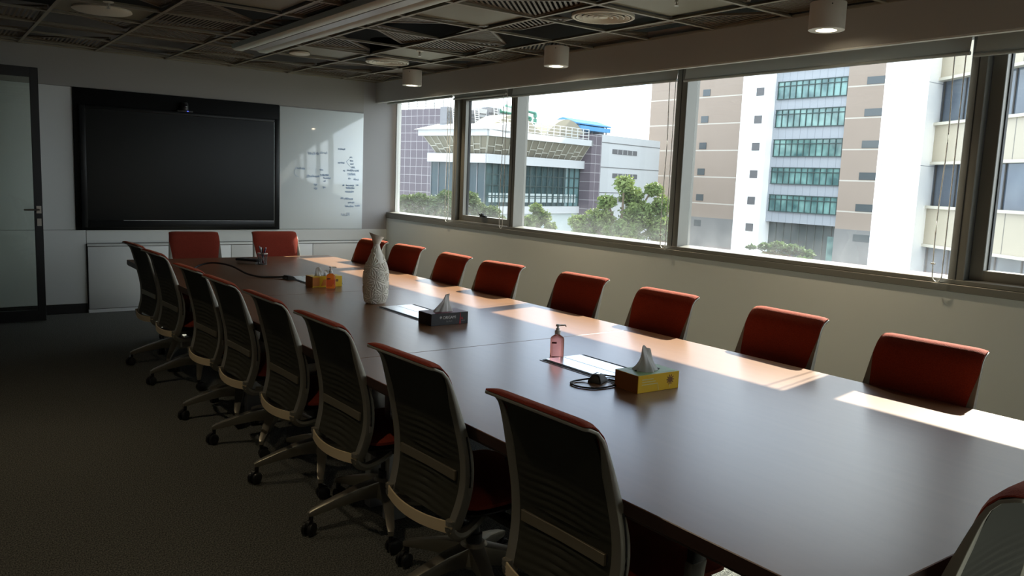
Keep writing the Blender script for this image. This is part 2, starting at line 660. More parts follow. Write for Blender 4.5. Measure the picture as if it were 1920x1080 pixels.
# pelmet along the window wall, with its white bottom edge
struct('trim_pelmet', MB().box(4.65, 4.672, YN, YF - 0.02, 2.424, 2.72), 'pelmet_paint', bevel=0.002, seg=1)
struct('trim_pelmet_edge', MB().box(4.652, 4.69, YN, YF - 0.02, 2.414, 2.4235), 'jamb_white')

# sill rail
struct('trim_sill', MB().box(4.828, XG + 0.03, YN, YF, 1.0, 1.045).prism([(4.836, 1.045), (4.836, 1.072), (XG - 0.02, 1.082), (XG + 0.03, 1.082), (XG + 0.03, 1.045)], YN, YF, 'y'), 'frame_bronze', bevel=0.003, seg=1)
struct('trim_jamb', MB().box(XG - 0.03, XG + 0.03, YF - 0.07, YF - 0.045, 1.06, 2.52).box(XG - 0.01, XG + 0.03, YF - 0.03, YF, 1.06, 2.52), 'jamb_white')


def window(n, y0, y1, casement, mull, first=False):
    """one bay between y0 and y1; its near-side mullion is mull metres wide"""
    w_ = thing('window_%d' % n, None, None, (XG, (y0 + y1) / 2, 1.052), kind='structure')
    cy = (y0 + y1) / 2
    zt = 2.50 - 1.052

    def Y(y):
        return y - cy
    fr = MB()
    fr.box(-0.115, 0.03, Y(y0 - mull), Y(y0), 0, zt)
    fr.box(-0.06, 0.03, Y(y0), Y(y1), zt - 0.05, zt)
    if not casement:
        fr.box(-0.030, 0.03, Y(y0), Y(y1), 0, 0.028)
    fr.build('frame', 'frame_bronze', w_, bevel=0.003, seg=1)
    gk = MB()
    gk.box(-0.1165, -0.114, Y(y0 - mull * 0.52), Y(y0 - mull * 0.46), 0, zt)
    gk.build('joint', 'gasket', w_)
    if casement:
        sw = 0.075
        sh = MB()
        a, b_ = Y(y0) + 0.004, Y(y1) - 0.004
        for q in ((a, a + sw), (b_ - sw, b_)):
            sh.box(-0.065, 0.012, q[0], q[1], 0.010, zt - 0.05)
        for q in ((0.010, 0.010 + sw), (zt - 0.05 - sw, zt - 0.05)):
            sh.box(-0.064, 0.012, a, b_, q[0], q[1])
        ss = sh.build('sash', 'frame_bronze', w_, bevel=0.003, seg=1)
        g2 = MB()
        for q in ((a + sw, a + sw + 0.006), (b_ - sw - 0.006, b_ - sw)):
            g2.box(-0.02, 0.008, q[0], q[1], 0.06, zt - 0.1)
        g2.build('gasket', 'gasket', ss)
        hd = MB()
        hd.box(-0.085, -0.06, -0.055, 0.055, 0.085, 0.103)
        hd.bar((-0.085, -0.01, 0.097), (-0.105, 0.035, 0.118), 0.018, 0.014)
        hd.box(-0.095, -0.07, -0.012, 0.022, 0.095, 0.125)
        hd.build('handle', 'black_plastic', ss, bevel=0.003)
        MB().box(-0.003, 0.003, a + sw, b_ - sw, 0.08, zt - 0.12).build('glass', 'window_glass', w_, smooth=False).location.z = 0
    else:
        MB().box(-0.003, 0.003, Y(y0), Y(y1), 0.02, zt - 0.04).build('glass', 'window_glass', w_, smooth=False)
    for ch in w_.children:
        if ch.name.startswith('glass'):
            ch.data.transform(Matrix.Translation((0, 0, 1.052)))
            ch.location.z = -1.052
    return w_


window(1, 7.76, YF - 0.045, False, 0.08)
window(2, 6.68, 7.68, True, 0.09)
window(3, 4.50, 6.59, False, 0.11)
window(4, 2.29, 4.39, False, 0.09)
window(5, 1.20, 2.20, True, 0.09)
window(6, -0.98, 1.11, False, 0.11)
window(7, YN, -1.09, False, 0.01)


def blind(y0, y1, zb, label, chain_y):
    t = thing('roller_blind', label, 'blind', (4.775, (y0 + y1) / 2, zb), group='roller blinds above the windows')
    h = (y1 - y0) / 2
    top = 2.60 - zb
    rows = []
    n = 10
    for i in range(n + 1):
        z = top * i / n
        xo = 0.012 * math.sin(i / n * 3.0)
        rows.append([(xo, -h + 2 * h * j / 8, z) for j in range(9)])
    back = [[(p[0] + 0.0015, p[1], p[2]) for p in r] for r in rows]
    MB().sheet(rows, back).build('fabric', 'blind_fabric', t)
    MB().tube([(0, -h - 0.004, 0), (0, h + 0.004, 0)], 0.011, 10).build('bottom_bar', 'blind_fabric', t)
    MB().tube([(0.02, -h, top + 0.03), (0.02, h, top + 0.03)], 0.03, 12).build('roller', 'blind_fabric', t)
    cy = chain_y - (y0 + y1) / 2
    zl = 1.05 - zb
    pts = []
    for i in range(25):
        pts.append((0.03, cy + 0.028 + 0.006 * math.sin(i * 0.4), top - (top - zl - 0.04) * i / 24))
    for i in range(1, 8):
        a = math.pi * i / 8
        pts.append((0.03, cy + 0.028 * math.cos(a), zl + 0.04 - 0.04 * math.sin(a)))
    for i in range(25):
        pts.append((0.03, cy - 0.028, zl + 0.04 + (top - zl - 0.04) * i / 24))
    ch = MB().tube(pts, 0.0035, 6)
    ch.box(0.024, 0.036, cy + 0.018, cy + 0.04, zl + 0.10, zl + 0.108)
    ch.build('pull_chain', 'chain_white', t)
    return t


blind(-0.95, 2.245, 2.328, 'roller blind nearest the camera, over the casement by the thick mullion', 0.0)
blind(2.275, 4.365, 2.342, 'long roller blind in front of the office tower and white pier', 2.335)
blind(4.445, 6.60, 2.352, 'long roller blind above the pane showing the bushy tree', 4.51)
blind(6.70, 7.665, 2.385, 'short roller blind above the casement with the black handle', 6.745)
blind(7.71, 9.20, 2.412, 'short roller blind next to the far corner by the whiteboard', 7.80)

# ceiling: dark void slab, tee grid, panels
ceil_ = struct('ceiling', MB().box(XL - 0.15, XO, YN - 0.15, YF + 0.15, 3.05, 3.25), 'black_slab', smooth=False)
GX0, GDX, GY0, GDY = 4.185, 0.662, 3.99, 0.637
gx = [GX0 + GDX * k for k in range(-6, 1)]
gy = [GY0 + GDY * k for k in range(-8, 9) if YN < GY0 + GDY * k < YF]
ZG = 2.655
tg = MB()
for x in gx:
    tg.box(x - 0.013, x + 0.013, YN, YF - 0.02, ZG - 0.003, ZG + 0.001)
    tg.box(x - 0.003, x + 0.003, YN, YF - 0.02, ZG + 0.001, ZG + 0.014)
for y in gy:
    tg.box(XL, 4.65, y - 0.013, y + 0.013, ZG - 0.0035, ZG + 0.0005)
    tg.box(XL, 4.65, y - 0.003, y + 0.003, ZG + 0.0005, ZG + 0.0135)
tg.box(XL, 4.65, YF - 0.045, YF - 0.022, ZG - 0.003, ZG + 0.012)
tg.box(4.625, 4.648, YN, YF - 0.04, ZG - 0.003, ZG + 0.012)
tg.build('tee_grid', 'tee_grid', ceil_, smooth=False)


def clip_seg(poly, o, d):
    """portion of line o+t*d inside the convex polygon"""
    t0, t1 = -1e9, 1e9
    n = len(poly)
    for i in range(n):
        a, b_ = poly[i], poly[(i + 1) % n]
        ex, ey = b_[0] - a[0], b_[1] - a[1]
        nx, ny = -ey, ex
        num = (a[0] - o[0]) * nx + (a[1] - o[1]) * ny
        den = d[0] * nx + d[1] * ny
        if abs(den) < 1e-9:
            if num > 0:
                return None
            continue
        t = num / den
        if den > 0:
            t0 = max(t0, t)
        else:
            t1 = min(t1, t)
    return (t0, t1) if t1 - t0 > 0.01 else None


def slats(mb, poly, ang, zf, pitch=0.034, wd=0.016):
    d = (math.cos(ang), math.sin(ang))
    nrm = (-d[1], d[0])
    pr = [p[0] * nrm[0] + p[1] * nrm[1] for p in poly]
    k = min(pr) + pitch * 0.6
    while k < max(pr):
        o = (nrm[0] * k, nrm[1] * k)
        seg = clip_seg(poly, o, d)
        if seg:
            a = (o[0] + d[0] * seg[0], o[1] + d[1] * seg[0])
            b_ = (o[0] + d[0] * seg[1], o[1] + d[1] * seg[1])
            mb.bar((a[0], a[1], zf(*a)), (b_[0], b_[1], zf(*b_)), wd, 0.0016)
        k += pitch


def rim(mb, poly, zf):
    n = len(poly)
    for i in range(n):
        a, b_ = poly[i], poly[(i + 1) % n]
        mb.bar((a[0], a[1], zf(*a)), (b_[0], b_[1], zf(*b_)), 0.022, 0.014)


xs = [XL] + gx + [4.63]
ys = [YN] + gy + [YF - 0.04]
rnd = random.Random(21)
DIFF = ((3.85, 4.30), (3.85, 7.49))
# what lies in the cells one can make out: P plate, F slatted all over, T<k> slatted triangle at corner k, S<k> slatted strip along side k, V open void
KEY = {(3.85, 4.94): 'S3', (3.85, 5.58): 'T3', (3.85, 6.22): 'F', (3.85, 6.85): 'P', (3.85, 3.67): 'P', (3.85, 8.13): 'T0', (3.85, 8.76): 'T2', (3.85, 3.03): 'T3',
       (3.19, 4.31): 'T2', (3.19, 4.94): 'P', (3.19, 5.58): 'T0', (3.19, 6.22): 'T1', (3.19, 6.85): 'T3', (3.19, 7.49): 'P', (3.19, 8.13): 'S0', (3.19, 8.76): 'T2',
       (4.41, 2.40): 'F', (4.41, 3.03): 'F', (4.41, 3.67): 'T2', (4.41, 4.31): 'S3', (4.41, 4.94): 'F', (4.41, 5.58): 'F', (4.41, 6.22): 'S2', (4.41, 6.85): 'T0', (4.41, 7.49): 'F', (4.41, 8.13): 'F',
       (1.20, 6.85): 'P', (1.86, 6.22): 'T3', (1.86, 6.85): 'F', (2.53, 5.58): 'F'}
for i in range(len(xs) - 1):
    for j in range(len(ys) - 1):
        x0, x1, y0, y1 = xs[i] + 0.014, xs[i + 1] - 0.014, ys[j] + 0.014, ys[j + 1] - 0.014
        cx, cy = (x0 + x1) / 2, (y0 + y1) / 2
        if not any(in_view((x, y, ZG)) for x in (x0, x1) for y in (y0, y1)):
            continue
        if any(abs(cx - a) < 0.2 and abs(cy - b_) < 0.2 for a, b_ in DIFF):
            continue
        ty = rnd.choice(['T0', 'T1', 'T2', 'T3', 'T0', 'T2', 'F', 'S0', 'S2', 'P'])
        for (a, b_), k in KEY.items():
            if abs(cx - a) < 0.28 and abs(cy - b_) < 0.28:
                ty = k
        mb = MB()
        w_, h_ = x1 - x0, y1 - y0
        lift = rnd.uniform(0.03, 0.08)
        ang = rnd.choice([math.pi / 2, math.atan2(h_, w_), -math.atan2(h_, w_)])
        q = [(x0, y0), (x1, y0), (x1, y1), (x0, y1)]
        if ty == 'P':
            zz = ZG + 0.02
            mb.box(x0 + 0.004, x1 - 0.004, y0 + 0.004, y1 - 0.004, zz, zz + 0.012)
            mb.build('ceiling_panel', 'panel_tan', ceil_, bevel=0.003, seg=1)
            continue
        if ty[0] == 'T':
            k = int(ty[1])
            c = q[k]
            poly = [q[k - 1], q[k], q[(k + 1) % 4]]

            def zf(x, y, c=c, lift=lift, D=w_ + h_):
                return ZG + 0.010 + lift * (abs(x - c[0]) + abs(y - c[1])) / D
        elif ty[0] == 'S':
            k = int(ty[1])
            f = 0.52
            poly = {'0': [(x0, y0), (x1, y0), (x1, y0 + h_ * f), (x0, y0 + h_ * f)], '1': [(x1 - w_ * f, y0), (x1, y0), (x1, y1), (x1 - w_ * f, y1)],
                    '2': [(x0, y1 - h_ * f), (x1, y1 - h_ * f), (x1, y1), (x0, y1)], '3': [(x0, y0), (x0 + w_ * f, y0), (x0 + w_ * f, y1), (x0, y1)]}[ty[1]]

            def zf(x, y, lift=lift, x0=x0, y0=y0, W=w_, H=h_, k=k):
                t_ = ((y - y0) / H, (x0 + W - x) / W, (y0 + H - y) / H, (x - x0) / W)[k]
                return ZG + 0.010 + lift * t_
        else:
            poly = q

            def zf(x, y, lift=lift, x0=x0, W=w_):
                return ZG + 0.010 + lift * 0.6 * (x - x0) / W
        slats(mb, poly, ang, zf)
        rim(mb, poly, zf)
        mb.build('ceiling_panel', 'slat_brown', ceil_, smooth=False)


def diffuser(x, y, r, z, label):
    t = thing('air_diffuser', label, 'air vent', (x, y, z), group='round air diffusers in the ceiling')
    prof = [(r, 0.022), (r, 0.004), (r * 0.96, 0.0), (r * 0.91, 0.004), (r * 0.90, 0.022)]
    MB().lathe(prof, 48, cap=False).build('rim', 'diffuser_cream', t)
    for k, a in enumerate((0.86, 0.68, 0.50, 0.32)):
        MB().lathe([(r * a, 0.004), (r * (a - 0.03), 0.002), (r * (a - 0.15), 0.026), (r * (a - 0.12), 0.028), (r * a, 0.006)], 40, cap=False).build('cone_ring', 'diffuser_cream', t)
    MB().lathe([(r * 0.15, 0.004), (r * 0.14, 0.018), (0.002, 0.02)], 30).build('centre_cap', 'diffuser_cream', t)
    s = 0.29
    MB().box(-s, s, -s, s, 0.034, 0.042).lathe([(r * 0.8, 0.042), (r * 0.8, 0.22)], 30).build('plenum', 'black_slab', t)
    return t


diffuser(3.85, 4.295, 0.215, ZG + 0.002, 'round cream air diffuser of concentric rings, nearer the camera')
diffuser(3.86, 7.47, 0.215, ZG - 0.012, 'round cream air diffuser near the screen wall by the farthest downlight')
t = thing('ceiling_disc', 'large pale disc partly hidden behind a ceiling panel above the glass door', 'ceiling light', (1.19, 6.87, ZG + 0.0))
MB().lathe([(0.20, 0.02), (0.205, 0.008), (0.19, 0.0), (0.05, -0.003)], 40).build('cover', 'diffuser_cream', t)
t = thing('ceiling_speaker', 'small flat pale ceiling disc beside the end of the white trough', 'ceiling speaker', (3.04, 7.69, ZG - 0.006))
MB().lathe([(0.095, 0.02), (0.098, 0.004), (0.085, 0.0), (0.02, -0.002)], 32).build('grille', 'diffuser_cream', t)


def sprinkler(x, y, z, label):
    t = thing('sprinkler', label, 'sprinkler', (x, y, z), group='fire sprinklers')
    MB().lathe([(0.034, 0.006), (0.036, 0.001), (0.02, -0.004)], 20).build('escutcheon', 'diffuser_cream', t)
    MB().lathe([(0.009, 0), (0.009, -0.02), (0.005, -0.022), (0.005, -0.038)], 10).tube([(0.012, 0, -0.012), (0.016, 0, -0.026), (0.004, 0, -0.04)], 0.002, 6).tube([(-0.012, 0, -0.012), (-0.016, 0, -0.026), (-0.004, 0, -0.04)], 0.002, 6).build('frame_arms', 'steel', t)
    MB().lathe([(0.014, -0.040), (0.014, -0.043)], 12).build('deflector', 'steel', t)


sprinkler(1.156, 6.44, ZG + 0.0, 'fire sprinkler below the large pale disc over the door side')
sprinkler(3.79, 6.70, ZG + 0.016, 'fire sprinkler on the plain tan plate beside the far air diffuser')
sprinkler(3.79, 3.57, ZG + 0.016, 'fire sprinkler at the top edge beside the nearer air diffuser')


def downlight(x, y, label, power):
    t = thing('downlight', label, 'downlight', (x, y, 2.495), group='surface mounted cylinder downlights')
    MB().lathe([(0.103, 0.158), (0.103, 0.002), (0.100, 0.0), (0.060, 0.0), (0.055, 0.012), (0.054, 0.05)], 48, cap=False).lathe([(0.0, 0.158), (0.103, 0.158)], 48, cap=False).build('housing', 'lamp_white', t)
    MB().lathe([(0.054, 0.012), (0.02, 0.0125)], 32).build('lens', 'lamp_glow', t)
    MB().lathe([(0.004, 0), (0.004, 0.004)], 10, c=(0, 0, 0)).build('screw', 'gap_dark', t).matrix_basis = Matrix.Translation((-0.072, -0.0735, 0.135)) @ Matrix.Rotation(R_(90), 4, 'X') @ Matrix.Rotation(R_(-45), 4, 'Y')
    ld = bpy.data.lights.new('downlight_beam', 'SPOT')
    ld.energy = power
    ld.color = (1, 0.80, 0.52)
    ld.spot_size = R_(118)
    ld.spot_blend = 0.9
    ld.shadow_soft_size = 0.04
    lo = bpy.data.objects.new('downlight_beam', ld)
    C.objects.link(lo)
    lo.parent = t
    lo.location = (0, 0, 0.006)
    return t


downlight(4.42, 2.95, 'white cylinder downlight nearest the camera, above the office tower window', 34)
downlight(4.38, 5.44, 'middle white cylinder downlight beside the pelmet', 34)
downlight(4.34, 7.82, 'farthest white cylinder downlight, close to the screen wall', 34)

for k, (x_, y_) in enumerate(((0.45, 0.1), (0.45, 2.5), (0.45, 4.9))):  # unseen lamps added as warm fill for the chair backs
    downlight(x_, y_, 'added unseen fill downlight over the carpet aisle, %s from the near wall' % ('first', 'second', 'third')[k], 13)

# long white trough hanging under the ceiling
t = thing('linear_trough', 'long white double-sided linear trough running under the ceiling', 'ceiling light', (2.53, 0, 2.60))
for a, b_, e in ((-0.165, -0.04, 7.60), (0.04, 0.165, 7.55)):
    pr = [(a, 0.05), (a + 0.008, 0.012), (a + 0.03, 0.0), (b_ - 0.03, 0.0), (b_ - 0.008, 0.012), (b_, 0.05)]
    MB().prism(pr, 1.5, e, 'y').build('side_rail', 'trough_white', t)
for k in range(4):
    MB().box(-0.042, 0.042, 1.5 + 1.5 * k, 1.5 + 1.5 * k + 1.492, 0.006, 0.05).build('centre_strip', 'trough_lens', t)
gr = MB()
for k in range(4):
    gr.box(-0.147 + 0.026 * k, -0.131 + 0.026 * k, 7.598, 7.604, 0.014, 0.036)
gr.build('end_slots', 'gap_dark', t)
for y in (2.4, 4.6, 6.8):
    MB().tube([(0, y, 0.05), (0, y, 0.45)], 0.004, 6).build('hanger', 'steel', t)

# glass door leaf standing open against the screen wall
d_ = thing('door_1', None, None, (0.985, 8.93, 0.012), kind='structure')
DW, DH = 1.20, 2.388
fr = MB()
fr.box(-0.068, 0, -0.022, 0.022, 0, DH).box(-DW, -DW + 0.068, -0.022, 0.022, 0, DH)
fr.box(-DW + 0.068, -0.068, -0.022, 0.022, 0, 0.105).box(-DW + 0.068, -0.068, -0.022, 0.022, DH - 0.09, DH)
fr.build('frame', 'black_skirting', d_, bevel=0.002, seg=1)
MB().box(-DW + 0.068, -0.068, -0.005, 0.005, 0.105, DH - 0.09).build('glass', 'door_glass', d_, smooth=False)
hb = MB()
hb.tube(smooth_path([(-0.03, -0.026, 1.07), (-0.03, -0.07, 1.07), (-0.045, -0.078, 1.07), (-0.16, -0.078, 1.07)], 5), 0.009, 10)
hb.box(-0.052, -0.012, -0.030, -0.022, 1.035, 1.105)
hb.build('handle', 'steel', d_, bevel=0.0)
MB().box(-0.050, -0.014, -0.030, -0.022, 0.915, 0.985).lathe([(0.009, -0.036), (0.009, -0.03)], 12, c=(-0.032, 0, 0.95)).build('lock', 'steel', d_)
MB().tube([(-DW, 0, 0.1), (-DW, 0, 0.25)], 0.012, 8).tube([(-DW, 0, 2.1), (-DW, 0, 2.25)], 0.012, 8).build('hinge', 'steel', d_)

# display, camera, board, cabinet on the screen wall
t = thing('wall_display', 'huge black wall display in a black surround on the far wall', 'television', (2.375, YF, 0.859))
MB().box(-1.055, 1.055, -0.03, -0.001, 0, 1.426).build('surround', 'panel_black', t, bevel=0.003)
bz = MB()
bz.box(-1.01, -0.955, -0.075, -0.03, 0.03, 1.26).box(0.985, 1.035, -0.075, -0.03, 0.03, 1.26)
bz.box(-0.955, 0.985, -0.075, -0.03, 0.03, 0.10).box(-0.955, 0.985, -0.075, -0.03, 1.225, 1.26)
bz.build('bezel', 'panel_black', t, bevel=0.004)
MB().box(-0.955, 0.985, -0.062, -0.03, 0.10, 1.225).build('screen', 'screen_black', t)
MB().box(0.981, 0.985, -0.0655, -0.062, 0.10, 1.225).box(-0.62, 0.985, -0.0655, -0.062, 0.10, 0.1035).build('trim_line', 'bezel_line', t)
t = thing('conference_camera', 'small black video camera with a blue light above the display', 'camera', (2.375, 9.235, 2.119))
MB().box(-0.08, 0.08, -0.03, 0.045, 0.0, 0.018).build('foot', 'black_plastic', t, bevel=0.004)
MB().lathe([(0.035, 0.018), (0.04, 0.03), (0.04, 0.075), (0.034, 0.10), (0.02, 0.105)], 24).build('head', 'black_plastic', t)
MB().lathe([(0.018, 0), (0.018, 0.012), (0.012, 0.014)], 16).build('lens', 'lens_dark', t).matrix_basis = Matrix.Translation((0.0, -0.034, 0.062)) @ Matrix.Rotation(R_(90), 4, 'X')
MB().box(0.018, 0.034, -0.033, -0.029, 0.006, 0.013).build('status_light', 'status_blue', t)

t = thing('whiteboard', 'glossy white glass writing board with blue notes on the far wall', 'whiteboard', (3.967, YF, 0.862))
MB().box(-0.527, 0.527, -0.014, -0.001, 0, 1.413).build('glass_panel', 'board_glass', t, bevel=0.002)
wr = random.Random(5)
INK = {k: MB() for k in ('heading', 'diagram', 'list', 'actions')}


def ink_for(x, z):
    return INK['list'] if x > 0.12 and z > 0.62 else INK['actions'] if x > 0.12 else INK['heading'] if z > 0.83 else INK['diagram']



def scribble(x, z, wdt, h, n=None):
    """one short illegible word of pen loops"""
    n = n or max(3, int(wdt / (h * 0.55)))
    pts = []
    px = x
    for k in range(n):
        st = wdt / n
        pts.append((px, -0.0165, z + wr.uniform(-0.1, 0.2) * h))
        pts.append((px + st * wr.uniform(0.1, 0.5), -0.0165, z + wr.uniform(0.5, 1.0) * h))
        pts.append((px + st * wr.uniform(0.3, 0.9), -0.0165, z - wr.uniform(0.0, 0.3) * h))
        px += st
    ink_for(x, z).tube(smooth_path(pts, 3), 0.0013, 4)


def BX(u):      # board coordinates from the photograph's board picture
    return -0.527 + (u - 95) / (750 - 95) * 1.054


def BZ(v):
    return 1.413 * (1035 - v) / (1035 - 105)


for u0, u1, v, h in ((305, 400, 450, 28), (405, 460, 440, 24), (545, 605, 402, 18), (545, 600, 510, 18), (640, 662, 462, 16), (642, 670, 490, 16), (645, 675, 515, 16),
                     (650, 685, 540, 18), (225, 290, 568, 20), (400, 432, 572, 18), (300, 400, 625, 26), (405, 475, 612, 20), (430, 490, 635, 18), (355, 385, 690, 24), (355, 385, 720, 24),
                     (430, 450, 660, 20), (425, 450, 710, 20), (590, 605, 572, 20), (620, 720, 568, 22), (625, 690, 595, 22), (630, 655, 632, 18), (675, 720, 638, 22), (585, 600, 688, 22), (612, 680, 688, 18),
                     (695, 718, 682, 14), (612, 685, 708, 18), (605, 680, 738, 20), (570, 595, 792, 22), (600, 675, 795, 22), (630, 685, 825, 18), (605, 680, 855, 20), (690, 730, 850, 18), (575, 650, 925, 36)):
    scribble(BX(u0), BZ(v), BX(u1) - BX(u0), h / 930 * 1.413 * 0.7)
for a, b_ in (((612, 495), (640, 470)), ((612, 495), (640, 530)), ((370, 560), (370, 600)), ((290, 632), (470, 612)), ((625, 605), (690, 600)), ((655, 548), (690, 546))):
    ink_for(BX(a[0]), BZ(a[1])).tube([(BX(a[0]), -0.0165, BZ(a[1])), (BX(b_[0]), -0.0165, BZ(b_[1]))], 0.0013, 4)
INK['diagram'].tube(smooth_path([(BX(220), -0.0165, BZ(555)), (BX(206), -0.0165, BZ(590)), (BX(215), -0.0165, BZ(620)), (BX(240), -0.0165, BZ(628))], 4), 0.0013, 4)
for k_, mb_ink in INK.items():
    mb_ink.build('handwritten_' + k_, 'marker_ink', t)

t = thing('low_cabinet', 'low white built-in cabinet under the display with flush doors', 'cabinet', (1.41, YF - 0.002, 0))
MB().box(0, 3.40, -0.022, 0, 0.0, 0.716).build('carcass', 'gap_dark', t)
MB().box(0.0, 3.41, -0.034, -0.006, 0.0, 0.034).build('plinth', 'cabinet_white', t)
MB().box(0.0, 3.41, -0.036, -0.006, 0.692, 0.716).build('top_rail', 'cabinet_white', t, bevel=0.002)
for a, b_ in ((0.006, 0.985), (0.991, 1.460), (1.466, 2.43), (2.436, 3.405)):
    MB().box(a, b_, -0.036, -0.02, 0.040, 0.686).build('door_panel', 'cabinet_white', t, bevel=0.002)

# ------------------------------------------------------------------ the conference table
TZ = 0.74
TX0, TX1, TY0, TY1 = 1.432, 3.248, 0.800, 7.455
t = thing('conference_table', 'very long dark walnut conference table with sunlit window edge', 'table', ((TX0 + TX1) / 2, (TY0 + TY1) / 2, 0))
hx, hy = (TX1 - TX0) / 2, (TY1 - TY0) / 2
cty = (TY0 + TY1) / 2
ctx = (TX0 + TX1) / 2
tt = MB()
cuts = [-hy, 3.192 - cty, 5.09 - cty, hy]
for a, b_ in zip(cuts[:-1], cuts[1:]):
    tt.box(-hx, hx, a + 0.0012, b_ - 0.0012, 0.702, TZ)
    tt.mi[-4:] = [1, 1, 1, 1]
table = t
tt.build('tabletop', ['table_wood', 'table_edge'], t, bevel=0.002, seg=1)
MB().box(-hx + 0.004, hx - 0.004, -hy + 0.004, hy - 0.004, 0.695, 0.703).build('underside', 'table_edge', t)
for yy in (1.16, 3.10, 3.28, 5.0, 5.18, 7.05):
    for xx in (-0.66, 0.66):
        g = MB()
        g.box(xx - 0.045, xx + 0.045, yy - cty - 0.028, yy - cty + 0.028, 0.012, 0.695)
        g.build('leg', 'table_metal', t, bevel=0.004)
MB().box(-0.62, 0.62, 1.14 - cty, 1.18 - cty, 0.62, 0.69).box(-0.62, 0.62, 7.03 - cty, 7.07 - cty, 0.62, 0.69).box(-0.35, -0.29, -hy + 0.4, hy - 0.4, 0.62, 0.69).box(0.29, 0.35, -hy + 0.4, hy - 0.4, 0.62, 0.69).build('beam', 'table_metal', t)
for y0 in (2.31, 3.92, 5.46):
    y1 = y0 + 0.50
    xa, xb = 2.245 - ctx, 2.505 - ctx
    h = MB()
    h.box(xa, xb, y0 - cty, y1 - cty, TZ + 0.0002, TZ + 0.0022)
    hatch = h.build('cable_hatch', 'table_metal', t, bevel=0.0008, seg=1)
    xm = (xa + xb) / 2
    for a, b_ in ((xa + 0.030, xm - 0.0015), (xm + 0.0015, xb - 0.022)):
        MB().box(a, b_, y0 - cty + 0.004, y1 - cty - 0.004, TZ + 0.0020, TZ + 0.0045).build('lid', 'hatch_aluminium', hatch, bevel=0.0008, seg=1)
    MB().box(xa + 0.008, xa + 0.026, y0 - cty + 0.012, y1 - cty - 0.012, TZ + 0.0020, TZ + 0.0042).box(xb - 0.019, xb - 0.005, y0 - cty + 0.012, y1 - cty - 0.012, TZ + 0.0020, TZ + 0.0042).build('brush_strip', 'brush_black', hatch)

# ------------------------------------------------------------------ the chair
PRO = [(-.350, .936), (-.333, .9335), (-.311, .923), (-.292, .899), (-.277, .858), (-.253, .77), (-.236, .70), (-.223, .64), (-.216, .58), (-.216, .53), (-.223, .48), (-.237, .43), (-.251, .388)]
HWS = [.214, .214, .215, .217, .220, .225, .229, .231, .231, .229, .225, .219, .213]
PS = smooth_path([(p[0], 0, p[1]) for p in PRO], 6)
HW = [q.x for q in smooth_path([(a, 0, 0) for a in HWS], 6)]
ARC = [0.0]
for a, b_ in zip(PS[:-1], PS[1:]):
    ARC.append(ARC[-1] + (b_ - a).length)
SMAX = ARC[-1]


def prof(s):
    s = max(0.0, min(SMAX, s))
    k = 0
    while k < len(ARC) - 2 and ARC[k + 1] < s:
        k += 1
    f = (s - ARC[k]) / (ARC[k + 1] - ARC[k])
    p = PS[k].lerp(PS[k + 1], f)
    a, b_ = PS[max(0, k - 1)], PS[min(len(PS) - 1, k + 2)]
    tn = (b_ - a).normalized()
    n = Vector((-tn.z, 0, tn.x))      # forward, towards the sitter
    return p, n, HW[k] + (HW[k + 1] - HW[k]) * f


def SP(s, y, off):
    p, n, _ = prof(s)
    return (p.x + n.x * off, y, p.z + n.z * off)


def s_at_z(z):
    for k in range(len(PS) - 1):
        if PS[k].z >= z >= PS[k + 1].z:
            return ARC[k] + (ARC[k + 1] - ARC[k]) * (PS[k].z - z) / (PS[k].z - PS[k + 1].z)
    return SMAX


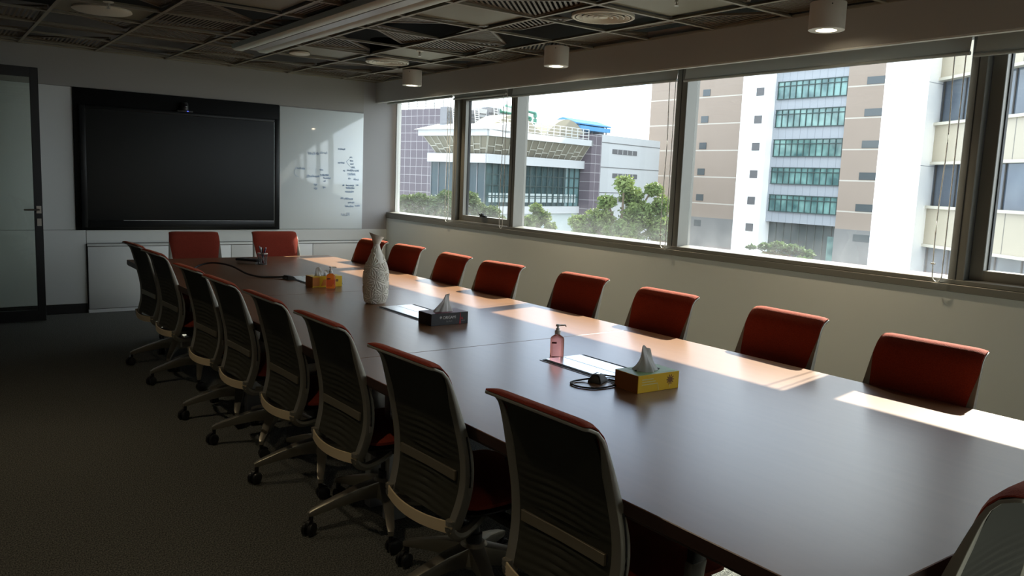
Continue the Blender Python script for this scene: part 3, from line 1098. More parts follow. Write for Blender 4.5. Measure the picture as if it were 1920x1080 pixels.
def make_chair():
    root = thing('office_chair', 'chair', 'chair')
    # U-shaped back frame: path in sheet space (s, y) with inward direction
    rc = 0.014
    path = []
    for k in range(22):
        s = SMAX - (SMAX - rc) * k / 21
        path.append((s, -prof(s)[2], 0.0, 1.0))
    y0 = prof(0)[2]
    for k in range(1, 6):
        a = math.pi / 2 * k / 6
        path.append((rc - rc * math.sin(a), -(y0 - rc) - rc * math.cos(a), math.sin(a), math.cos(a)))
    for k in range(9):
        path.append((0.0, -(y0 - rc) + 2 * (y0 - rc) * k / 8, 1.0, 0.0))
    for k in range(5, 0, -1):
        a = math.pi / 2 * k / 6
        path.append((rc - rc * math.sin(a), (y0 - rc) + rc * math.cos(a), math.sin(a), -math.cos(a)))
    for k in range(21, -1, -1):
        s = SMAX - (SMAX - rc) * k / 21
        path.append((s, prof(s)[2], 0.0, -1.0))
    v, f = [], []
    for s, y, ds, dy in path:
        z = prof(s)[0].z
        wd = 0.012 + 0.026 * min(1, max(0, (0.925 - z) / 0.12)) if ds < 0.9 else 0.012
        dp = 0.010 + 0.026 * min(1, max(0, (0.92 - z) / 0.30))
        for ww, oo in ((0, 0.0), (wd, 0.003), (wd, dp * 0.8), (0, dp)):
            v.append(SP(s + ds * ww, y + dy * ww, oo))
    n = len(path)
    for i in range(n - 1):
        for k in range(4):
            k2 = (k + 1) % 4
            f.append((i * 4 + k, i * 4 + k2, (i + 1) * 4 + k2, (i + 1) * 4 + k))
    f += [(0, 1, 2, 3), tuple((n - 1) * 4 + k for k in (3, 2, 1, 0))]
    MB().add(v, f).build('back_frame', 'chair_metal', root, bevel=0.003, seg=2, angle=50)

    # upholstered front of the back
    rq = rc - 0.002

    def yl(s):
        h = prof(s)[2] - 0.003
        if s < rq:
            h -= rq - math.sqrt(max(0, rq * rq - (rq - s) ** 2))
        return h
    s1 = s_at_z(0.435)
    rows = [0.0, 0.002, 0.006, 0.012, 0.020, 0.030, 0.040] + [0.040 + (s1 - 0.040) * k / 22 for k in range(1, 23)]
    fr, bk = [], []
    for s in rows:
        a, b_ = [], []
        for j in range(17):
            vv = -1 + 2 * j / 16
            edge = (1 - abs(vv) ** 14)
            se = min(1, 0.25 + 0.75 * math.sqrt(max(0, min(1, s / 0.03))))
            a.append(SP(s, vv * yl(s), 0.0118 + (0.003 + 0.0095 * edge) * se))
            b_.append(SP(s, vv * yl(s), 0.0112))
        fr.append(a)
        bk.append(b_)
    MB().sheet(fr, bk).build('back_cushion', 'red_fabric', root, angle=60)
    # rear mesh with ribs
    fr, bk = [], []
    s0 = 0.016
    n = 90
    for k in range(n + 1):
        s = s0 + (s_at_z(0.405) - s0) * k / n
        z = prof(s)[0].z
        amp = 0.0075 * min(1, max(0, (0.80 - z) / 0.12))
        if 0.53 < z < 0.60:
            amp *= 0.3
        a, b_ = [], []
        for j in range(9):
            vv = -1 + 2 * j / 8
            ph = (z + 0.02 * vv * vv) / 0.0245 * 2 * math.pi
            rb = amp * (abs(math.sin(ph / 2)) ** 0.6)
            hwid = prof(s)[2] - (0.020 if z > 0.9 else 0.034)
            a.append(SP(s, vv * hwid, 0.0045 - rb * (1 - vv ** 4) + 0.004 * (1 - vv * vv)))
            b_.append(SP(s, vv * hwid, 0.011))
        fr.append(a)
        bk.append(b_)
    MB().sheet(fr, bk).build('back_mesh', 'chair_mesh', root, angle=60)
    # lumbar bar
    fr, bk = [], []
    for z in (0.573, 0.556, 0.539):
        s = s_at_z(z)
        fr.append([SP(s, -0.176 + 0.352 * j / 10, -0.006 + 0.004 * (1 - abs(j - 5) / 5)) for j in range(11)])
        bk.append([SP(s, -0.176 + 0.352 * j / 10, 0.003) for j in range(11)])
    MB().sheet(fr, bk).build('lumbar_bar', 'chair_bar_dull', root, bevel=0.001, seg=1)
    # lower bar, bowed back between the rails
    fr, bk = [], []
    for dz in (0.021, 0.0, -0.021):
        fr.append([(-0.254 - 0.034 * (1 - (j / 6 - 1) ** 2), 0.212 * (j / 6 - 1), 0.394 + dz - 0.010 * (1 - (j / 6 - 1) ** 2)) for j in range(13)])
        bk.append([(p[0] + 0.006, p[1], p[2]) for p in fr[-1]])
    MB().sheet(fr, bk).build('lower_bar', 'chair_bar', root, bevel=0.001, seg=1)
    # lumbar slider slots in the outer sides of the rails
    for sg in (-1, 1):
        sl = MB()
        pts = []
        for k in range(9):
            s = s_at_z(0.70 - 0.19 * k / 8)
            y = sg * (prof(s)[2] + 0.0008)
            pts.append(SP(s, y, 0.020))
        sl.tube(pts, 0.0035, 6)
        o = sl.build('lumbar_slot', 'black_plastic', root)
        s = s_at_z(0.517)
        p = SP(s, sg * (prof(s)[2] + 0.002), 0.022)
        MB().box(p[0] - 0.008, p[0] + 0.008, p[1] - 0.003, p[1] + 0.003, p[2] - 0.014, p[2] + 0.014).build('slider_tab', 'chair_metal', o, bevel=0.002, seg=1)
    # brackets from the rail ends to the mechanism
    for sg in (-1, 1):
        pts = smooth_path([(-0.246, sg * 0.198, 0.415), (-0.243, sg * 0.196, 0.375), (-0.20, sg * 0.185, 0.345), (-0.12, sg * 0.14, 0.338), (-0.03, sg * 0.085, 0.345)], 5)
        MB().tube(pts, [0.019] * len(pts), 8, flat=0.9).build('back_bracket', 'chair_metal', root)
    # seat
    def cushion(x0, x1, hw, z0, z1, name, mm, drop):
        cx, hxx = (x0 + x1) / 2, (x1 - x0) / 2
        top, bot = [], []
        for i in range(15):
            a, b_ = [], []
            u = -1 + 2 * i / 14
            for j in range(15):
                v_ = -1 + 2 * j / 14
                # square to squircle
                k = (abs(u) ** 6 + abs(v_) ** 6) ** (1 / 6)
                mxk = max(abs(u), abs(v_), 1e-6)
                sc = mxk / max(k, 1e-6)
                x, y = cx + hxx * u * sc, hw * v_ * sc
                e = max(0, 1 - mxk ** 6)
                d = drop * max(0, u) ** 3
                a.append((x, y, z0 + (z1 - z0) * (0.45 + 0.55 * e) - d))
                b_.append((x, y, z0 + (z1 - z0) * 0.25 * (1 - e) - d))
            top.append(a)
            bot.append(b_)
        return MB().sheet(top, bot).build(name, mm, root, angle=60)
    cushion(-0.205, 0.275, 0.240, 0.425, 0.482, 'seat', 'red_fabric', 0.018)
    cushion(-0.190, 0.250, 0.215, 0.398, 0.426, 'seat_pan', 'black_plastic', 0.018)
    MB().box(-0.09, 0.14, -0.075, 0.075, 0.325, 0.40).build('tilt_mechanism', 'black_plastic', root, bevel=0.015)
    MB().lathe([(0.020, 0.325), (0.020, 0.24), (0.030, 0.238), (0.030, 0.175)], 20).build('gas_column', 'black_plastic', root)
    # armrests
    for sg in (-1, 1):
        a = MB()
        y = sg * 0.268
        a.prism([(0.00, 0.385), (0.052, 0.385), (0.078, 0.525), (0.012, 0.525)], y - 0.014, y + 0.014, 'y')
        arm = a.build('armrest', 'chair_metal', root, bevel=0.006)
        a = MB()
        a.prism([(0.004, 0.30), (0.046, 0.30), (0.052, 0.42), (0.006, 0.42)], y - 0.019, y + 0.019, 'y')
        a.box(0.004, 0.046, min(sg * 0.06, y), max(sg * 0.06, y), 0.322, 0.352)
        a.build('arm_stem', 'black_plastic', arm, bevel=0.005)
        a = MB()
        a.prism([(0.016, 0.52), (0.074, 0.52), (0.086, 0.625), (0.024, 0.625)], y - 0.012, y + 0.012, 'y')
        a.build('arm_post', 'black_plastic', arm, bevel=0.003)
        a = MB()
        top, bot = [], []
        for i in range(11):
            u = -1 + 2 * i / 10
            hw = 0.042 * (1 - abs(u) ** 5) ** 0.5 + 0.004
            top.append([(0.045 + 0.125 * u, y + hw * q, 0.640 - 0.006 * q * q - 0.008 * abs(u) ** 3) for q in (-1, -0.6, 0, 0.6, 1)])
            bot.append([(0.045 + 0.125 * u, y + hw * q * 0.95, 0.615) for q in (-1, -0.6, 0, 0.6, 1)])
        a.sheet(top, bot).build('arm_pad', 'black_plastic', arm, angle=50)
    # five-star base
    base_rot = MB().lathe([(0.040, 0.205), (0.050, 0.195), (0.052, 0.125), (0.042, 0.11)], 24).build('star_base', 'base_aluminium', root)
    for k in range(5):
        an = 2 * math.pi * k / 5
        c, s_ = math.cos(an), math.sin(an)

        def Q(r, y, z):
            return (c * r - s_ * y, s_ * r + c * y, z)
        sec = []
        for r, wt, wb, zt, zb in ((0.038, 0.030, 0.022, 0.196, 0.118), (0.12, 0.027, 0.017, 0.182, 0.118), (0.235, 0.022, 0.013, 0.146, 0.100), (0.328, 0.017, 0.012, 0.112, 0.082), (0.348, 0.012, 0.010, 0.100, 0.080)):
            sec.append([Q(r, -wt, zt), Q(r, wt, zt), Q(r, wb, zb), Q(r, -wb, zb)])
        mbb = MB()
        mbb.grid(sec, closed_u=True)
        mbb.add(sec[0], [(3, 2, 1, 0)]).add(sec[-1], [(0, 1, 2, 3)])
        leg = mbb.build('leg', 'base_aluminium', base_rot, bevel=0.004, seg=2)
        cs = MB()
        ca = an + (0.7, 2.0, -0.9, 1.6, 3.0)[k]
        px, py = c * 0.336, s_ * 0.336
        dx, dy = math.cos(ca), math.sin(ca)
        cs.lathe([(0.010, 0.052), (0.010, 0.088)], 10, c=(px, py, 0))
        ox, oy = px + dx * 0.014, py + dy * 0.014
        for sg in (-1, 1):
            w0 = Vector((ox - dy * 0.006 * sg, oy + dx * 0.006 * sg, 0.029))
            w1 = Vector((ox - dy * 0.024 * sg, oy + dx * 0.024 * sg, 0.029))
            cs.tube([w0, w0.lerp(w1, 0.08), w0.lerp(w1, 0.85), w1], [0.025, 0.029, 0.029, 0.022], 18)
        cs.tube([(ox - dy * 0.008, oy + dx * 0.008, 0.046), (ox + dy * 0.008, oy - dx * 0.008, 0.046)], 0.022, 12)
        cs.build('caster', 'caster_black', base_rot)
    return root, base_rot


chair0, _ = make_chair()
HUB_OFF = 0.335
first = True


def place_chair(x, y, rz, label, group, base_turn, dz=0.0):
    global first
    o = chair0 if first else copy_tree(chair0)
    first = False
    o.location = (x, y, 0)
    o.rotation_euler.z = rz
    tag(o, label, 'chair', group)
    for ch in o.children:
        if ch.name.startswith('star_base'):
            ch.rotation_euler.z = base_turn
    return o


GA = 'office chairs along the carpet side of the table'
GB = 'office chairs along the window side of the table'
ordn = ['nearest the camera', 'second from the camera', 'third from the camera', 'fourth from the camera', 'fifth from the camera', 'sixth from the camera', 'second from the screen wall', 'closest to the screen wall']
aisle = [(1.305, 1.655, 0.03), (1.290, 2.375, 0.04), (1.330, 3.125, 0.02), (1.310, 3.80, 0.02), (1.295, 4.45, 0.03), (1.290, 5.06, 0.06), (1.350, 6.02, 0.05), (1.325, 6.66, 0.06)]
for k, (x, y, r) in enumerate(aisle):
    place_chair(min(x, 1.309) + HUB_OFF, y, r, 'mesh-backed red office chair on the carpet side, %s' % ordn[k], GA, R_((262, 252, 175, 172, 165, 176, 180, 172)[k]) - r)
wind = [(3.355, 1.615, 0.02), (3.470, 2.39, -0.05), (3.435, 3.145, 0.0), (3.480, 3.905, 0.04), (3.385, 4.65, 0.10), (3.385, 5.325, -0.03), (3.41, 6.07, 0.08), (3.37, 6.67, 0.08)]
for k, (x, y, r) in enumerate(wind):
    place_chair(max(x, 3.374) - HUB_OFF, y, math.pi + r, 'red office chair on the window side below the sill, %s' % ordn[k], GB, R_(30 * k))
place_chair(2.02, 7.735 - HUB_OFF + 0.02, -math.pi / 2 - 0.12, 'red office chair at the far table end below the display, door side', 'office chairs at the far table end', 0.4)
place_chair(2.79, 7.725 - HUB_OFF + 0.02, -math.pi / 2 - 0.06, 'red office chair at the far table end behind the pen cup', 'office chairs at the far table end', 0.1)
place_chair(1.982, 0.655 + HUB_OFF, math.pi / 2, 'office chair at the near table end, only its back corner in view', 'office chair at the near table end', 0.3)


# ------------------------------------------------------------------ things on the table
# vase
def flower_relief(th, z, cents):
    best = 0.0
    for (t0, z0, Rr, n, ph) in cents:
        dt = (th - t0 + math.pi) % (2 * math.pi) - math.pi
        dx, dz = dt * 0.072, z - z0
        rho = math.hypot(dx, dz)
        if rho > Rr:
            continue
        if rho < 0.006:
            best = max(best, 0.002)
            continue
        a = (math.atan2(dz, dx) + ph) / (2 * math.pi / n)
        fa = abs(a - math.floor(a) - 0.5) * (2 * math.pi / n)      # angle from the petal's axis
        wdt = 0.25
        dist = (wdt - fa) * rho
        if dist > 0:
            e = min(dist, (Rr - rho))
            hgt = 0.0012 + 0.0052 * math.exp(-(max(0, e - 0.002) / 0.0042) ** 2)
            best = max(best, hgt * min(1, e / 0.0030))
    return best


def vase():
    t = thing('vase', 'tall cream bottle vase with raised flower relief on the table', 'vase', (2.315, 4.575, TZ), R_(20))
    prof_ = [(0.062, 0.0), (0.072, 0.012), (0.078, 0.05), (0.083, 0.10), (0.084, 0.15), (0.080, 0.20), (0.068, 0.245), (0.052, 0.285), (0.036, 0.32), (0.025, 0.35), (0.021, 0.368), (0.022, 0.380), (0.032, 0.400), (0.050, 0.428)]
    P = smooth_path([(a, 0, b_) for a, b_ in prof_], 18)
    cents = [(R_(205), 0.235, 0.062, 9, 0.2), (R_(228), 0.155, 0.060, 9, 0.5), (R_(172), 0.125, 0.066, 9, 0.1), (R_(205), 0.035, 0.056, 9, 0.6), (R_(262), 0.07, 0.055, 9, 0.3), (R_(280), 0.20, 0.06, 9, 0),
             (R_(130), 0.06, 0.05, 9, 0.2), (R_(120), 0.20, 0.06, 9, 0.4), (R_(60), 0.12, 0.06, 9, 0.1), (R_(10), 0.20, 0.06, 9, 0.1), (R_(340), 0.08, 0.06, 9, 0.6), (R_(40), 0.03, 0.05, 9, 0.6), (R_(320), 0.26, 0.05, 9, 0.6), (R_(190), 0.325, 0.045, 7, 0.2)]
    rows = []
    n = 340
    for q in P:
        row = []
        for k in range(n):
            a = 2 * math.pi * k / n
            r = q.x + (flower_relief(a, q.z, cents) if 0.004 < q.z < 0.36 else 0)
            tip = max(0, (q.z - 0.37) / 0.06)
            row.append((r * math.cos(a), r * 0.86 * math.sin(a), q.z + tip * 0.016 * math.cos(a - R_(150))))
        rows.append(row)
    mb = MB()
    mb.grid(rows, closed_u=True)
    inner = [[(p[0] * 0.90, p[1] * 0.90, p[2]) for p in rows[-1]], [(0.016 * math.cos(2 * math.pi * k / n), 0.014 * math.sin(2 * math.pi * k / n), 0.36) for k in range(n)]]
    mb.grid([rows[-1]] + inner, closed_u=True)
    mb.add(rows[0], [tuple(range(n))])
    mb.build('body', 'vase_glaze', t, angle=50)


vase()


def tissue_sheet(seed, h, w_, d_, lean=(0, 0), ridge=0.45):
    """a tissue pulled up through the slot: a folded cone that closes to a ragged crest"""
    r = random.Random(seed)
    n, mrow = 72, 16
    ph = [r.uniform(0, 6.28) for _ in range(6)]
    rows = []
    for i in range(mrow + 1):
        v_ = i / mrow
        row = []
        for j in range(n):
            a = 2 * math.pi * j / n
            fold = 1 + 0.16 * math.sin(3 * a + ph[0] + v_ * 1.2) + 0.13 * math.sin(5 * a + ph[1] - v_) + 0.08 * math.sin(9 * a + ph[2] + 2 * v_)
            wx = w_ / 2 * (1 - (1 - ridge) * v_ ** 0.8) * fold
            wy = d_ / 2 * (1 - 0.93 * v_ ** 0.7) * fold
            x = wx * math.cos(a) + lean[0] * v_
            y = wy * math.sin(a) + lean[1] * v_ + 0.006 * math.sin(v_ * 5 + 2 * math.cos(a) + ph[3])
            z = h * v_ * (1 - 0.30 * v_ * abs(math.cos(a) - 0.5 * math.copysign(1, lean[0] or 0.1) * min(1, abs(lean[0]) * 60)) ** 1.4 / 2 + 0.05 * math.sin(4 * math.cos(a) + ph[4]) * v_)
            row.append((x, y, z))
        rows.append(row)
    mb = MB()
    mb.grid(rows, closed_u=True)
    mb.add(rows[-1], [tuple(range(n))]).add(rows[0], [tuple(reversed(range(n)))])
    return mb


def tissue_box(x, y, rz, L_, W_, H_, label, front, side, top):
    """front face looks towards -y"""
    t = thing('tissue_box', label, 'tissue box', (x, y, TZ), rz)
    h, d = L_ / 2, W_ / 2
    mb = MB()
    mb.box(-h, h, -d, d, 0, H_)
    mb.mi = [2, 2, 0, 1, 0, 1]
    mb.build('carton', [front, side, top], t, bevel=0.0012, seg=1)
    pts = [(0.062 * math.cos(a) * (1 if abs(math.cos(a)) < .7 else 1.05), 0.022 * math.sin(a), H_ + 0.0006) for a in [2 * math.pi * k / 24 for k in range(24)]]
    mbs = MB().add([(p[0], p[1], p[2]) for p in pts] + [(p[0], p[1], p[2] + 0.0006) for p in pts], [tuple(reversed(range(24))), tuple(range(24, 48))] + [(k, (k + 1) % 24, 24 + (k + 1) % 24, 24 + k) for k in range(24)])
    mbs.build('slot', 'gap_dark', t)
    return t


t = tissue_box(2.337, 2.232, R_(-2), 0.222, 0.135, 0.070, 'yellow tissue box with sunflower print nearest the camera', 'box_yellow', 'box_brown', 'box_green')
tissue_sheet(3, 0.100, 0.096, 0.075, (-0.004, 0), 0.30).build('tissue', 'tissue', t).location = (-0.012, 0.0, 0.070)
fl = MB()
fl.lathe([(0.012, 0), (0.012, 0.0006)], 18, c=(0, 0, 0))
for k in range(10):
    a = 2 * math.pi * k / 10
    fl.bar((0.013 * math.cos(a), 0.013 * math.sin(a), 0.0003), (0.021 * math.cos(a), 0.021 * math.sin(a), 0.0003), 0.006, 0.0005, w2=0.002)
o = fl.build('flower_print', ['print_brown'], t)
o.rotation_euler = (R_(90), 0, 0)
o.location = (0.062, -0.0678, 0.040)
pb = MB()
for k in range(3):
    pb.box(-0.09, -0.03 + 0.012 * k, -0.0681, -0.0676, 0.050 - 0.010 * k, 0.054 - 0.010 * k)
pb.bar((0.058, -0.0679, 0.006), (0.063, -0.0679, 0.02), 0.0005, 0.002).bar((0.0, -0.0679, 0.004), (-0.006, -0.0679, 0.03), 0.0005, 0.003)
pb.build('print_lines', 'print_cream', t)
MB().box(0.02, 0.10, -0.055, -0.030, 0.0701, 0.0706).box(-0.06, 0.03, 0.030, 0.058, 0.0701, 0.0706).build('leaf_print', 'box_green', t)

t = tissue_box(2.340, 3.800, R_(1), 0.240, 0.135, 0.066, 'black ORIGAMI tissue box standing on the middle cable hatch', 'box_black', 'box_black', 'box_maroon')
tissue_sheet(11, 0.098, 0.100, 0.060, (0.032, 0.0), 0.30).build('tissue', 'tissue', t).location = (-0.012, 0, 0.066)
text_obj('ORIGAMI', 0.0225, 'brand_lettering', 'print_white', t, (-0.046, -0.0681, 0.034), (R_(90), 0, 0), sx=0.92)
text_obj('So Soft', 0.0135, 'small_lettering', 'print_grey', t, (-0.024, -0.0681, 0.016), (R_(90), 0, 0))
em = MB()
for k in range(3):
    em.tube(smooth_path([(-0.060 + 0.004 * k, -0.0682, 0.052 - 0.002 * k), (-0.066 + 0.003 * k, -0.0682, 0.044), (-0.060 + 0.004 * k, -0.0682, 0.036 + 0.003 * k)], 5), 0.0012, 4)
em.build('emblem', 'print_white', t)
rd = MB()
rd.prism([(0.062, 0.002), (0.072, 0.002), (0.069, 0.064), (0.066, 0.064)], -0.0682, -0.0676, 'y')
rd.prism([(0.072, 0.030), (0.088, 0.024), (0.080, 0.042)], -0.0682, -0.0676, 'y')
rd.build('red_print', 'box_red', t)
MB().box(0.076, 0.100, -0.0681, -0.0676, 0.018, 0.0205).build('caption_lines', 'print_grey', t)

t = tissue_box(2.327, 5.408, R_(1), 0.222, 0.125, 0.075, 'yellow and orange tissue box farthest from the camera', 'box_yellow', 'box_brown', 'box_yellow')
tissue_sheet(5, 0.062, 0.060, 0.045, (-0.005, 0)).build('tissue', 'tissue', t).location = (-0.035, 0, 0.075)
tissue_sheet(8, 0.038, 0.050, 0.035).build('tissue', 'tissue', t).location = (0.018, 0.005, 0.075)
MB().box(-0.111, -0.06, -0.0632, -0.0624, 0.01, 0.07).prism([(-0.05, 0.01), (0.03, 0.012), (0.05, 0.05), (-0.03, 0.055)], -0.0632, -0.0624, 'y').build('orange_print', 'box_orange', t)
MB().lathe([(0.010, 0), (0.010, 0.0006)], 16).build('flower_print', 'print_brown', t).matrix_basis = Matrix.Translation((0.072, -0.0627, 0.045)) @ Matrix.Rotation(R_(90), 4, 'X')


def pump_bottle(x, y, rz, label, liq):
    t = thing('pump_bottle', label, 'hand sanitiser', (x, y, TZ), rz, group='pink hand sanitiser pump bottles')

    def rr(w_, d_, z, n=32, p=4):
        out = []
        for k in range(n):
            a = 2 * math.pi * k / n
            c, s = math.cos(a), math.sin(a)
            out.append((w_ / 2 * math.copysign(abs(c) ** (2 / p), c), d_ / 2 * math.copysign(abs(s) ** (2 / p), s), z))
        return out

    def solid(secs, name, mm, parent):
        mb = MB()
        mb.grid(secs, closed_u=True)
        mb.add(secs[0], [tuple(reversed(range(32)))]).add(secs[-1], [tuple(range(32))])
        return mb.build(name, mm, parent, angle=40)
    bt = solid([rr(0.060, 0.034, 0.0), rr(0.064, 0.037, 0.003), rr(0.064, 0.037, 0.082), rr(0.058, 0.034, 0.092, p=3), rr(0.034, 0.028, 0.101, p=2.3), rr(0.024, 0.024, 0.104, p=2), rr(0.024, 0.024, 0.110, p=2)], 'bottle', liq, t)
    MB().box(-0.026, -0.004, -0.0192, -0.0188, 0.064, 0.072).build('label_band', 'label_dark', bt)
    pm = MB()
    pm.lathe([(0.0135, 0.106), (0.0135, 0.122), (0.0085, 0.125), (0.0085, 0.134), (0.0045, 0.1345), (0.0045, 0.142), (0.010, 0.1425), (0.010, 0.150), (0.006, 0.152)], 20)
    pm.bar((0.002, 0, 0.147), (0.036, 0, 0.149), 0.010, 0.007, w2=0.007, h2=0.005)
    pm.bar((0.034, 0, 0.149), (0.037, 0, 0.142), 0.006, 0.005)
    pm.build('pump', 'pump_white', t)
    return t


pump_bottle(2.365, 2.835, R_(-35), 'pink pump bottle by the near cable hatch', 'soap_pink')
pump_bottle(2.325, 5.285, R_(-20), 'orange pink pump bottle in front of the far tissue box', 'soap_orange')

# conference speaker pods with their cables
t = thing('cable_adapter', 'black wedge-shaped connector box with looped cable by the near yellow box', 'adapter', (2.215, 2.385, TZ), R_(25))
top = [(-0.020, -0.012, 0.030), (0.026, -0.016, 0.030), (0.030, 0.018, 0.034), (-0.018, 0.020, 0.034)]
bot = [(-0.040, -0.030, 0.0), (0.042, -0.032, 0.0), (0.045, 0.036, 0.0), (-0.034, 0.036, 0.0)]
MB().add(top + bot, [(0, 1, 2, 3), (7, 6, 5, 4), (0, 4, 5, 1), (1, 5, 6, 2), (2, 6, 7, 3), (3, 7, 4, 0)]).build('case', 'cable_black', t, bevel=0.005)
MB().lathe([(0.011, 0.0325), (0.010, 0.0345)], 16, c=(0.004, 0.002, 0), sx=1.2, sy=0.7).build('button', 'hatch_aluminium', t)
t2 = MB()
inv = Matrix.Rotation(R_(-25), 3, 'Z')


def loc_(p):
    q = inv @ (Vector(p) - Vector((2.215, 2.385, TZ)))
    return tuple(q)


pts = smooth_path([loc_(p) for p in ((2.25, 2.36, .752), (2.265, 2.325, .75), (2.24, 2.30, .746), (2.18, 2.292, .744), (2.12, 2.30, .744), (2.085, 2.345, .744), (2.082, 2.395, .744), (2.11, 2.425, .744), (2.165, 2.425, .746), (2.19, 2.405, .752))], 6)
t2.tube(pts, 0.0036, 8)
t2.tube(smooth_path([loc_(p) for p in ((2.235, 2.42, .755), (2.275, 2.44, .752), (2.31, 2.405, .7485), (2.36, 2.335, .7485))], 6), 0.0036, 8)
t2.build('cable', 'cable_black', t)
t = thing('presentation_cable', 'dark cable with a black connector box, arching across the far table', 'cable', (2.235, 5.835, TZ + 0.0015))
MB().add([(-0.028, -0.05, 0.026), (0.022, -0.045, 0.022), (0.026, 0.05, 0.022), (-0.022, 0.05, 0.026), (-0.040, -0.07, 0), (0.04, -0.07, 0), (0.045, 0.07, 0), (-0.036, 0.065, 0)], [(0, 1, 2, 3), (7, 6, 5, 4), (0, 4, 5, 1), (1, 5, 6, 2), (2, 6, 7, 3), (3, 7, 4, 0)]).build('connector_box', 'cable_black', t, bevel=0.006)
pts = smooth_path([(p[0] - 2.235, p[1] - 5.835, p[2] - TZ) for p in ((2.22, 5.87, .752), (2.13, 5.93, .746), (2.06, 5.98, .746), (2.0, 6.10, .760), (1.96, 6.28, .792), (1.91, 6.42, .803), (1.84, 6.50, .800), (1.76, 6.50, .780), (1.69, 6.45, .752), (1.62, 6.35, .747))], 6)
MB().tube(pts, 0.007, 8).build('cord', 'cable_black', t)

# pen cup, pens, remote on a pad
t = thing('pen_cup', 'silver wire mesh pen cup on the far end of the table', 'pen cup', (2.378, 6.822, TZ))
cup = MB()
for k in range(14):
    a = 2 * math.pi * k / 14
    b_ = a + 0.9
    cup.tube([(0.036 * math.cos(a), 0.036 * math.sin(a), 0.004), (0.042 * math.cos(b_), 0.042 * math.sin(b_), 0.093)], 0.0013, 5)
    cup.tube([(0.036 * math.cos(b_), 0.036 * math.sin(b_), 0.004), (0.042 * math.cos(a), 0.042 * math.sin(a), 0.093)], 0.0013, 5)
cup.lathe([(0.0, 0.0), (0.036, 0.0), (0.037, 0.005), (0.0, 0.005)], 24, cap=False)
cup.build('mesh_body', 'mesh_cup', t)
MB().lathe([(0.041, 0.090), (0.044, 0.092), (0.044, 0.097), (0.041, 0.099), (0.041, 0.090)], 28, cap=False).build('rim', 'steel', t)
for k, (a, ln, mm, lb) in enumerate(((100, 0.150, 'pen_red', 'dark red pen leaning in the pen cup, the outermost on the door side'), (140, 0.158, 'pen_grey', 'grey pen in the pen cup next to the dark red one'),
                                     (250, 0.148, 'pen_dark', 'black pen in the middle of the pen cup'), (310, 0.142, 'pen_blue', 'dark blue pen in the pen cup beside the white marker'), (340, 0.150, 'pen_white', 'white marker leaning out of the pen cup on the window side'))):
    ca, sa = math.cos(R_(a)), math.sin(R_(a))
    p = thing('pen', lb, 'pen', (2.378 - 0.018 * ca, 6.822 - 0.018 * sa, TZ + 0.006), group='pens in the mesh cup')
    d = Vector((0.050 * ca, 0.050 * sa, ln)).normalized()
    e = d * ln
    MB().tube([(0, 0, 0), d * 0.010, d * (ln * 0.72)], [0.0015, 0.0045, 0.0045], 10).build('barrel', mm, p)
    MB().tube([d * (ln * 0.72), d * (ln * 0.73), d * (ln * 0.98), e], [0.0046, 0.0055, 0.0055, 0.003], 10).build('cap', 'pen_white' if mm in ('pen_red',) else mm, p)
t = thing('note_block', 'pale note block under the black remote by the pen cup', 'note block', (2.31, 6.945, TZ), R_(-55))
MB().box(-0.095, 0.095, -0.05, 0.05, 0, 0.022).build('paper_stack', 'pen_white', t, bevel=0.001)
t = thing('remote_control', 'flat black remote control lying on the note block', 'remote control', (2.31, 6.945, TZ + 0.0222), R_(-55))
MB().box(-0.11, 0.11, -0.055, 0.055, 0, 0.018).build('case', 'cable_black', t, bevel=0.007, seg=3)
MB().box(-0.06, -0.03, -0.02, 0.02, 0.0175, 0.0192).box(0.0, 0.02, -0.02, 0.02, 0.0175, 0.0192).build('buttons', 'pen_grey', t)


# ------------------------------------------------------------------ outdoors
GZ = -11.5
struct('ground_outside', MB().box(XO + 3.0, 260, -120, 260, GZ - 0.3, GZ), 'ground', smooth=False)


class Fac:
    """vertical facade plane through the point seen at pixel (u, v) at depth dist; az = heading of the direction that runs to the right"""

    def __init__(s, u, v, dist, az):
        r = ray(u, v)
        s.Q = Vector((0, 0, CAM_H)) + r * dist
        s.e = Vector((math.sin(R_(az)), math.cos(R_(az)), 0))
        s.n = Vector((-s.e.y, s.e.x, 0))
        s.rz = math.atan2(s.e.y, s.e.x)
        s.org = Vector((s.Q.x, s.Q.y, 0))

    def sz(s, u, v, depth=0.0):
        r = ray(u, v)
        o = Vector((0, 0, CAM_H))
        t = ((s.org - o).dot(s.n) + depth) / r.dot(s.n)
        p = o + r * t
        return (p - s.org).dot(s.e), p.z

    def s(s, u, v=340, depth=0.0):
        return s.sz(u, v, depth)[0]

    def z(s, u, v, depth=0.0):
        return s.sz(u, v, depth)[1]

    def root(s, name, label, cat, group=None):
        return thing(name, label, cat, (s.org.x, s.org.y, GZ), s.rz, group)


def zz(z):
    return z - GZ


